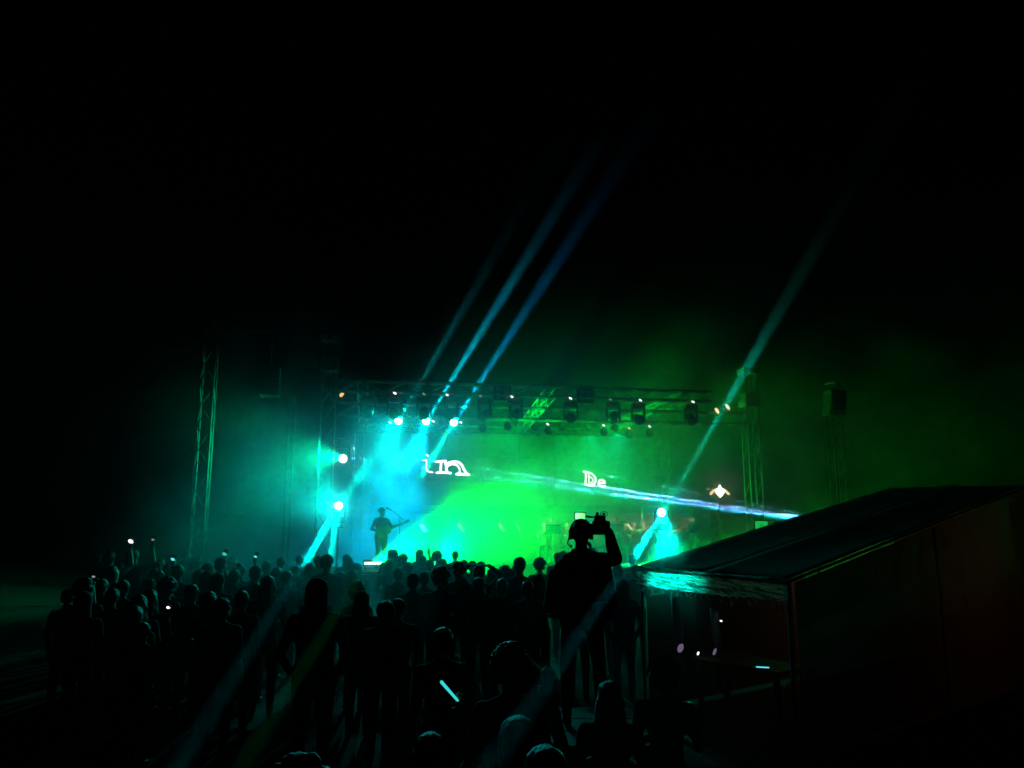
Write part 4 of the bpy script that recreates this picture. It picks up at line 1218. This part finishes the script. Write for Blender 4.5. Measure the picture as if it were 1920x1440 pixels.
# video camera
vc = at(1124, 989, CD - .02 + .30 * k)
V = thing('video_camera', 'black shoulder video camera with a bright flip-out screen, held by the cameraman', 'camera', frame(vc, R(-4)))
obj('body', mesh('body', lambda bm: (bbox(bm, (.01, 0, 0), (.17, .28, .13), bevel=.018), bbox(bm, (.0, -.02, .085), (.11, .22, .06), bevel=.015), bbox(bm, (-.10, -.10, .0), (.09, .10, .075), bevel=.018))), M['plastic'], V)
obj('lens', mesh('lens', lambda bm: (bcyl(bm, (0, .13, .0), (0, .27, .0), .042, .05, n=18), bcyl(bm, (0, .27, 0), (0, .31, 0), .06, n=18))), M['black'], V)
obj('handle', mesh('handle', lambda bm: btube(bm, [(-.02, -.1, .09), (-.02, -.09, .135), (-.02, .09, .135), (-.02, .1, .09)], .012, 8)), M['black'], V)
obj('microphone', mesh('microphone', lambda bm: (bcyl(bm, (.045, -.06, .128), (.045, .16, .128), .012, n=10), btube(bm, [(.045 + .035 * math.cos(t), .0, .128 + .022 * math.sin(t)) for t in [2 * math.pi * j / 10 for j in range(11)]], .0035, 6))), M['black'], V)
s0 = at(1088, 968, vc.y) - vc
fs = obj('flip_screen', mesh('flip_screen', lambda bm: bbox(bm, (0, .006, 0), (.115, .014, .078), bevel=.004)), M['plastic'], V, Matrix.Translation(s0) @ Matrix.Rotation(R(3), 4, 'Y'))
obj('screen_arm', mesh('screen_arm', lambda bm: btube(bm, [s0 + Vector((.05, .006, .0)), s0 + Vector((.10, .0, -.008)), Vector((-.03, .0, .10))], .009, 8)), M['plastic'], V)
def viewscreen():
    t = NT('flip_screen_picture')
    tc = t.n('ShaderNodeTexCoord').outputs['Generated']
    sep = t.n('ShaderNodeSeparateXYZ'); t.t.links.new(tc, sep.inputs[0])
    cr = t.n('ShaderNodeValToRGB')
    e = cr.color_ramp.elements
    e[0].position = 0.0; e[0].color = (0.30, 1.0, 0.85, 1); e[1].position = 1.0; e[1].color = (0.05, 0.95, 0.15, 1)
    k_ = cr.color_ramp.elements.new(.5); k_.color = (0.40, 1.0, 0.42, 1)
    nz = t.noise(tc, 3.0, 2.0)
    t.put(cr.inputs[0], t.math('ADD', t.math('MULTIPLY', sep.outputs[0], .7), t.math('MULTIPLY', nz, .4)))
    em = t.n('ShaderNodeEmission'); t.put(em.inputs[0], cr.outputs[0]); em.inputs[1].default_value = 1.15
    t.t.links.new(em.outputs[0], t.out.inputs['Surface']); t.m.cycles.emission_sampling = 'NONE'
    return t.m
obj('picture', mesh('picture', lambda bm: bbox(bm, (0, -.003, 0), (.098, .002, .064))), viewscreen(), fs)
obj('strap', mesh('strap', lambda bm: btube(bm, [(.06, -.1, -.05), (.085, -.09, -.11), (.10, -.1, -.19), (.085, -.09, -.26), (.06, -.08, -.2), (.05, -.08, -.06)], .006, 6)), M['black'], V)
# ------------------------------------------------------------------ market tent at the right
A, B = TENT_A, TENT_B
AB = (B - A); LAB = AB.length; AX = AB.normalized()
U = Vector((-AX.y, AX.x, 0))                         # from the eave in under the roof
if U.x < 0: U = -U
PITCH_S = 0.172
DEPTH = 6.5
tent = thing('market_tent', 'dark market tent with a cyan-lit fringed valance at the right', 'tent', Matrix.Translation(A))
M['canvas'] = mat('tent_canvas', (0.10, 0.12, 0.10), 0.85, 0, 0.25, 1.5, 0.25)
def crinkled():
    t = NT('valance_cloth')
    pos = t.n('ShaderNodeNewGeometry').outputs['Position']
    dt = t.n('ShaderNodeVectorMath', operation='DOT_PRODUCT'); t.put(dt.inputs[0], pos); dt.inputs[1].default_value = AX
    sp = t.n('ShaderNodeSeparateXYZ'); t.put(sp.inputs[0], pos)
    cb = t.n('ShaderNodeCombineXYZ')
    t.put(cb.inputs[0], t.math('MULTIPLY', dt.outputs['Value'], 2.2)); t.put(cb.inputs[2], t.math('ADD', t.math('MULTIPLY', sp.outputs[2], 15.0), t.math('MULTIPLY', dt.outputs['Value'], 2.0)))
    n1 = t.noise(cb.outputs[0], 1.6, 4.0, 0.62, 1.2)
    fold = t.smooth(n1, .40, .58)                   # light and dark of the creases painted into the colour
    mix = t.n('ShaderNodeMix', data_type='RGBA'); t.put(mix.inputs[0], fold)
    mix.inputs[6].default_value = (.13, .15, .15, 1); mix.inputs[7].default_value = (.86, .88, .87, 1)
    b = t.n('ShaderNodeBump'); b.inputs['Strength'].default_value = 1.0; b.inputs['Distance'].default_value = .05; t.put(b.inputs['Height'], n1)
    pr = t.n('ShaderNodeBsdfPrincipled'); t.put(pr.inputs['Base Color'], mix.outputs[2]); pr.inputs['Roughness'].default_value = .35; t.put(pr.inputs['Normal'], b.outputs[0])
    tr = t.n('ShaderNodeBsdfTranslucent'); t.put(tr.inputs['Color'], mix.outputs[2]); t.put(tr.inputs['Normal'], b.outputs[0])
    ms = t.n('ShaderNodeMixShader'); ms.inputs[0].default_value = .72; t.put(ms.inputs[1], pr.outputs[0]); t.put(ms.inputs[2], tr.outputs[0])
    t.t.links.new(ms.outputs[0], t.out.inputs['Surface'])
    return t.m
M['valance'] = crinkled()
M['wall'] = mat('tent_wall', (0.24, 0.075, 0.04), 0.9, 0, 0.3, 2.0, 0.2, trans=0.3)
M['curtain'] = mat('pale_curtain', (0.5, 0.52, 0.55), 0.8, 0, 0.15, 5.0, 0.2)
def T(a, u, z):
    return AX * a + U * u + Vector((0, 0, z - A.z))
def roof_fn(bm, a0, a1, seam):
    na, nu = 10, 26
    g = []
    for i in range(na + 1):
        row = []
        for j in range(nu + 1):
            fa, fu = i / na, j / nu
            a_ = a0 + (a1 - a0) * fa
            u_ = DEPTH * fu - .02
            z = EZ + .012 + PITCH_S * u_
            sag = .05 * math.sin(math.pi * fa) * (.4 + .6 * math.sin(math.pi * min(1, fu * 1.3)))
            z += -sag + .018 * mnoise.noise(Vector((a_ * 1.7, u_ * 1.3, 4.0)))
            row.append(bm.verts.new(T(a_, u_, z)))
        g.append(row)
    for i in range(na):
        for j in range(nu):
            bm.faces.new((g[i][j], g[i + 1][j], g[i + 1][j + 1], g[i][j + 1]))
def solid(me, th):
    return me
for k in range(2):
    o = obj('roof_panel', mesh('roof_panel', lambda bm: roof_fn(bm, LAB * k / 2 + .004, LAB * (k + 1) / 2 - .004, k), True), M['canvas'], tent)
    md = o.modifiers.new('thickness', 'SOLIDIFY'); md.thickness = .012; md.offset = -1
# roof bars under the canvas
for a_ in (0.0, LAB / 2, LAB):
    obj('rafter', mesh('rafter', lambda bm: btube(bm, [T(a_, 0.0, EZ - .03), T(a_, DEPTH * .62, EZ - .03 + PITCH_S * DEPTH * .62), T(a_, DEPTH, EZ - .04 + PITCH_S * DEPTH)], .018, 8)), M['metal'], tent)
obj('eave_bar', mesh('eave_bar', lambda bm: btube(bm, [T(-.03, 0, EZ - .03), T(LAB + .03, 0, EZ - .03)], .018, 8)), M['metal'], tent)
for (a_, u_) in ((.02, .02), (LAB - .02, .03), (.02, DEPTH), (LAB - .02, DEPTH), (.02, DEPTH / 2), (LAB - .02, DEPTH / 2)):
    h_ = EZ + PITCH_S * u_ - .05
    obj('post', mesh('post', lambda bm: bcyl(bm, T(a_, u_, 0), T(a_, u_, h_), .022, n=10)), M['metal'], tent)
# wrinkled valance: two strips of cloth
def strip_fn(z0, z1, out, seed, amp, fray):
    def f(bm):
        na, nz_ = 120, 16
        g = []
        for i in range(na + 1):
            fa = i / na
            sg = .035 * math.sin(math.pi * fa)
            row = []
            for j in range(nz_ + 1):
                fz = j / nz_
                z = z0 + (z1 - z0) * fz - sg * (.3 + .7 * fz)
                n = mnoise.noise(Vector((fa * 3.2 + fz * 1.1, fz * 5.0 + fa * 2.5, seed))) * amp
                n += mnoise.noise(Vector((fa * 9.0 + fz * 2, fz * 11.0 + fa * 5.0, seed + 9))) * amp * .5
                n += mnoise.noise(Vector((fa * 14.0 - fz * 3, fz * 24.0 + fa * 12.0, seed + 5))) * amp * .28
                z += n * .35 * fz
                if j == nz_:
                    z += mnoise.noise(Vector((fa * 40, 2.0, seed))) * fray
                row.append(bm.verts.new(T(LAB * (-.012 + 1.024 * fa), -.024 - out - n * 1.0 - amp * .4, z)))
            g.append(row)
        for i in range(na):
            for j in range(nz_):
                bm.faces.new((g[i][j], g[i + 1][j], g[i + 1][j + 1], g[i][j + 1]))
    return f
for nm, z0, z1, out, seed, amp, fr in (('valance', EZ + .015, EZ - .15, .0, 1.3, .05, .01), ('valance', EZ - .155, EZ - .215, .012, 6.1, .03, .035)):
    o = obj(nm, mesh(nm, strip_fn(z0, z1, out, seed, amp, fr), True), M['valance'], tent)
# tassels hanging under the valance
rt = random.Random(5)
tas = [mesh('tassel', lambda bm: (bsph(bm, (0, 0, -.012), .012, 8), bcyl(bm, (0, 0, -.02), (.004, 0, -.055 - .012 * q), .010, .016, n=8))) for q in range(3)]
nt = 26
for i in range(nt):
    fa = (i + .5) / nt
    r_ = Matrix.Translation(T(LAB * fa, -.035 - rt.uniform(0, .03), EZ - .225 - .03 * math.sin(math.pi * fa) - rt.uniform(0, .02))) @ Matrix.Rotation(rt.uniform(-.5, .5), 4, 'X') @ Matrix.Rotation(rt.uniform(-.5, .5), 4, 'Y') @ Matrix.Scale(rt.uniform(.7, 1.25), 4)
    obj('tassel', tas[i % 3], M['valance'], tent, r_)
# near side wall of the tent, rust-coloured canvas hanging in soft folds
def wall_fn(a_):
    def f(bm):
        nu, nz_ = 60, 10
        g = []
        for i in range(nu + 1):
            u_ = .03 + (DEPTH - .1) * i / nu
            top = EZ + PITCH_S * u_ - .04
            row = []
            for j in range(nz_ + 1):
                z = top * (1 - j / nz_) + .03 * (j / nz_)
                fold = .03 * mnoise.noise(Vector((u_ * 2.2, z * .5, 3.0)))
                row.append(bm.verts.new(T(a_ + fold, u_, z)))
            g.append(row)
        for i in range(nu):
            for j in range(nz_):
                bm.faces.new((g[i][j], g[i + 1][j], g[i + 1][j + 1], g[i][j + 1]))
    return f
obj('side_wall', mesh('side_wall', wall_fn(LAB + .06), True), M['wall'], tent)
def low_wall(p0, p1, h0, h1):
    def f(bm):
        g = []
        for i in range(31):
            q = p0.lerp(p1, i / 30); h = h0 + (h1 - h0) * i / 30
            off = .02 * mnoise.noise(Vector((q.x * 3, q.y * 3, 1.0)))
            g.append([bm.verts.new(Vector((q.x + off, q.y + off, z - A.z))) for z in (.03, h * .5, h)])
        for i in range(30):
            for k in range(2):
                bm.faces.new((g[i][k], g[i + 1][k], g[i + 1][k + 1], g[i][k + 1]))
    return f
M['back_light_block'] = mat('tent_light_block', (0.10, 0.05, 0.035), 0.9, 0, 0.3, 2.0, 0.2)  # for walls added to keep stage light out of the tent
obj('far_light_block', mesh('far_light_block', low_wall(T(.02, .1, A.z), T(.02, DEPTH - .1, A.z), EZ - .38, EZ - .30), True), M['back_light_block'], tent)
obj('back_light_block', mesh('back_light_block', low_wall(T(.02, DEPTH - .06, A.z), T(LAB - .02, DEPTH - .06, A.z), EZ + PITCH_S * DEPTH - .1, EZ + PITCH_S * DEPTH - .1), True), M['back_light_block'], tent)
# pale curtain strips tied to the front posts
def drape(px, y0, y1, depth_u, wpx, label):
    d = T(0, 0, 0)
    p0 = at(px, y0, (A + U * depth_u).y - .6); p1 = Vector((p0.x + .01, p0.y, at(px + 4, y1, p0.y).z))
    r = thing('curtain', label, 'curtain', Matrix.Translation(p0))
    w = wpx * p0.y / F_PX
    L_ = p0.z - p1.z
    def f(bm):
        n, m_ = 14, 18
        g = []
        for i in range(m_ + 1):
            fz = i / m_
            ww = w * (1 - .55 * math.exp(-((fz - .58) / .1) ** 2)) * (.85 + .3 * (1 - fz))
            g.append([bm.verts.new(((q / n - .5) * ww + .03 * fz, .02 * math.cos(q * 1.9 + fz * 2), -L_ * fz)) for q in range(n + 1)])
        for i in range(m_):
            for q in range(n):
                bm.faces.new((g[i][q], g[i + 1][q], g[i + 1][q + 1], g[i][q + 1]))
    c = obj('cloth', mesh('cloth', f, True), M['curtain'], r)
    md = c.modifiers.new('thickness', 'SOLIDIFY'); md.thickness = .004
    obj('tie', mesh('tie', lambda bm: btube(bm, [(.017 + w * .3 * math.cos(t), .03 * math.sin(t), -L_ * .58) for t in [2 * math.pi * j / 10 for j in range(11)]], .008, 6)), M['shirt3'], r)
    return r
drape(1268, 1120, 1300, .15, 17, 'pale tied curtain hanging under the tent front, left one')
drape(1339, 1140, 1290, .5, 13, 'pale tied curtain hanging under the tent front, right one')
# stall inside the tent
TT = .74
d_ = ray(1430, 1252); tb_c = Vector((0, 0, CAM_H)) + d_ * ((TT - CAM_H) / d_.z) - AX * .35 + U * .22; tb_c.z = 0
tab = thing('stall_table', 'dark stall table inside the tent', 'table', frame(tb_c, math.atan2(AX.y, AX.x)))
obj('top', mesh('top', lambda bm: bbox(bm, (0, 0, TT - .02), (1.2, .6, .04), bevel=.008)), M['wood'], tab)
lg = mesh('leg', lambda bm: bbox(bm, (0, 0, TT / 2 - .02), (.05, .05, TT - .04)))
for sx in (-.55, .55):
    for sy in (-.25, .25):
        obj('leg', lg, M['wood'], tab, Matrix.Translation((sx, sy, 0)))
def tiny_lamp(px, py, Yd, m, r, label, hang=None):
    p = at(px, py, Yd)
    rr = thing('lantern', label, 'lantern', Matrix.Translation(p))
    obj('bulb', mesh('bulb', lambda bm: bsph(bm, (0, 0, 0), r, 10, Euler((0, R(25), 0)).to_matrix()), True), m, rr)
    obj('holder', mesh('holder', lambda bm: bcyl(bm, (0, .005, r[2] * .8), (0, .005, r[2] + .04), .014, n=8)), M['plastic'], rr)
    if hang:
        obj('cord', mesh('cord', lambda bm: btube(bm, [(0, .005, r[2] + .03), (0, .005, hang - p.z)], .003, 5)), M['black'], rr)
yi = (A + U * .7 + AX * LAB * .5).y
tiny_lamp(1352, 1164, yi, M['led_white'], (.016, .012, .011), 'tiny white bulb hanging inside the tent', EZ + .05)
tiny_lamp(1309, 1225, yi, M['led_white'], (.012, .01, .024), 'small white lantern lower inside the tent', EZ + .05)
tiny_lamp(1340, 1222, yi - .2, M['violet'], (.018, .012, .045), 'dim violet glow at the right curtain tie, right of the small white lantern', EZ + .05)
tiny_lamp(1276, 1215, yi - .3, M['violet'], (.035, .015, .055), 'dim violet glow standing in for the lit part of the left curtain', EZ + .05)  # glowing bulb added for the violet light on the curtain
ph = tb_c + Vector((0, 0, TT + .012)); 
dph = ray(1430, 1252); ph = Vector((0, 0, CAM_H)) + dph * ((TT + .012 - CAM_H) / dph.z)
r = thing('phone', 'cyan highlight on the dark table in the tent, put in as a glowing phone', 'phone', Matrix.Translation(ph) @ Matrix.Rotation(R(75), 4, 'Z') @ Matrix.Rotation(R(-90), 4, 'X'))  # glowing screen put in for a cyan highlight
obj('case', ME_PH, M['plastic'], r); obj('screen', ME_SC, M['phone_cyan'], r)

# ------------------------------------------------------------------ laser projector and monitor on a stand behind the tent
r = thing('laser_projector', 'dark laser projector on a stand above the tent roof edge', 'projector', aim(LZ + Vector((.02, .0, -.03)), (on(1000, 890, 6) - LZ)))
obj('housing', mesh('housing', lambda bm: bbox(bm, (0, -.30, -.07), (.36, .5, .2), bevel=.015)), M['black'], r)
obj('aperture', mesh('aperture', lambda bm: (bbox(bm, (0, -.04, .0), (.14, .02, .02)), bbox(bm, (0, -.04, -.07), (.14, .02, .02)))), M['glass'], r)
obj('pole', mesh('pole', lambda bm: bcyl(bm, (0, -.3, -.17), (0, -.3, -LZ.z), .03, n=10)), M['black'], r)
mo = at(1428, 986, LZ.y - .2)
r = thing('monitor', 'small screen glowing green at the tent roof edge', 'monitor', frame(mo, R(10)))
obj('casing', mesh('casing', lambda bm: bbox(bm, (0, .03, 0), (.27, .05, .19), bevel=.01)), M['black'], r)
M['mon'] = glow('monitor_green', (0.01, 0.62, 0.09), 0.75); M['mon2'] = glow('monitor_dark_peak', (0.0, 0.22, 0.03), 0.6)
sc_ = obj('screen', mesh('screen', lambda bm: bbox(bm, (0, .003, 0), (.24, .004, .165))), M['mon'], r)
obj('peak_mark', mesh('peak_mark', lambda bm: (bbox(bm, (-.03, -.002, -.02), (.012, .003, .12), Euler((0, R(28), 0)).to_matrix()), bbox(bm, (.035, -.004, -.02), (.012, .003, .12), Euler((0, R(-32), 0)).to_matrix()))), M['mon2'], sc_)
obj('pole', mesh('pole', lambda bm: bcyl(bm, (0, .04, -.09), (0, .04, -mo.z), .025, n=10)), M['black'], r)
bx0 = at(1478, 981, LZ.y + .1)
r = thing('control_case', 'long dark equipment case between monitor and laser at the roof edge', 'case', frame(bx0, R(8)))
obj('body', mesh('body', lambda bm: bbox(bm, (0, .1, -.03), (.62, .3, .12), bevel=.012)), M['black'], r)
obj('latch', mesh('latch', lambda bm: bbox(bm, (-.2, -.055, -.02), (.05, .012, .04))), M['metal'], r)
for s in (-.26, .26):
    obj('leg', mesh('leg', lambda bm: bcyl(bm, (s, .1, -.09), (s, .1, -bx0.z), .02, n=8)), M['black'], r)

r = thing('lantern', 'added unseen lantern inside the tent that warms the brown wall', 'lantern', Matrix.Translation(TENT_FILL))  # lantern added round the unseen fill lamp
obj('cage', mesh('cage', lambda bm: [btube(bm, [(math.cos(t) * .07, math.sin(t) * .07, -.1), (math.cos(t) * .07, math.sin(t) * .07, .1), (0, 0, .15)], .004, 5) for t in [2 * math.pi * j / 6 for j in range(6)]]), M['black'], r)
obj('cord', mesh('cord', lambda bm: btube(bm, [(0, 0, .15), (0, 0, EZ + PITCH_S * 4.2 - TENT_FILL.z)], .004, 5)), M['black'], r)
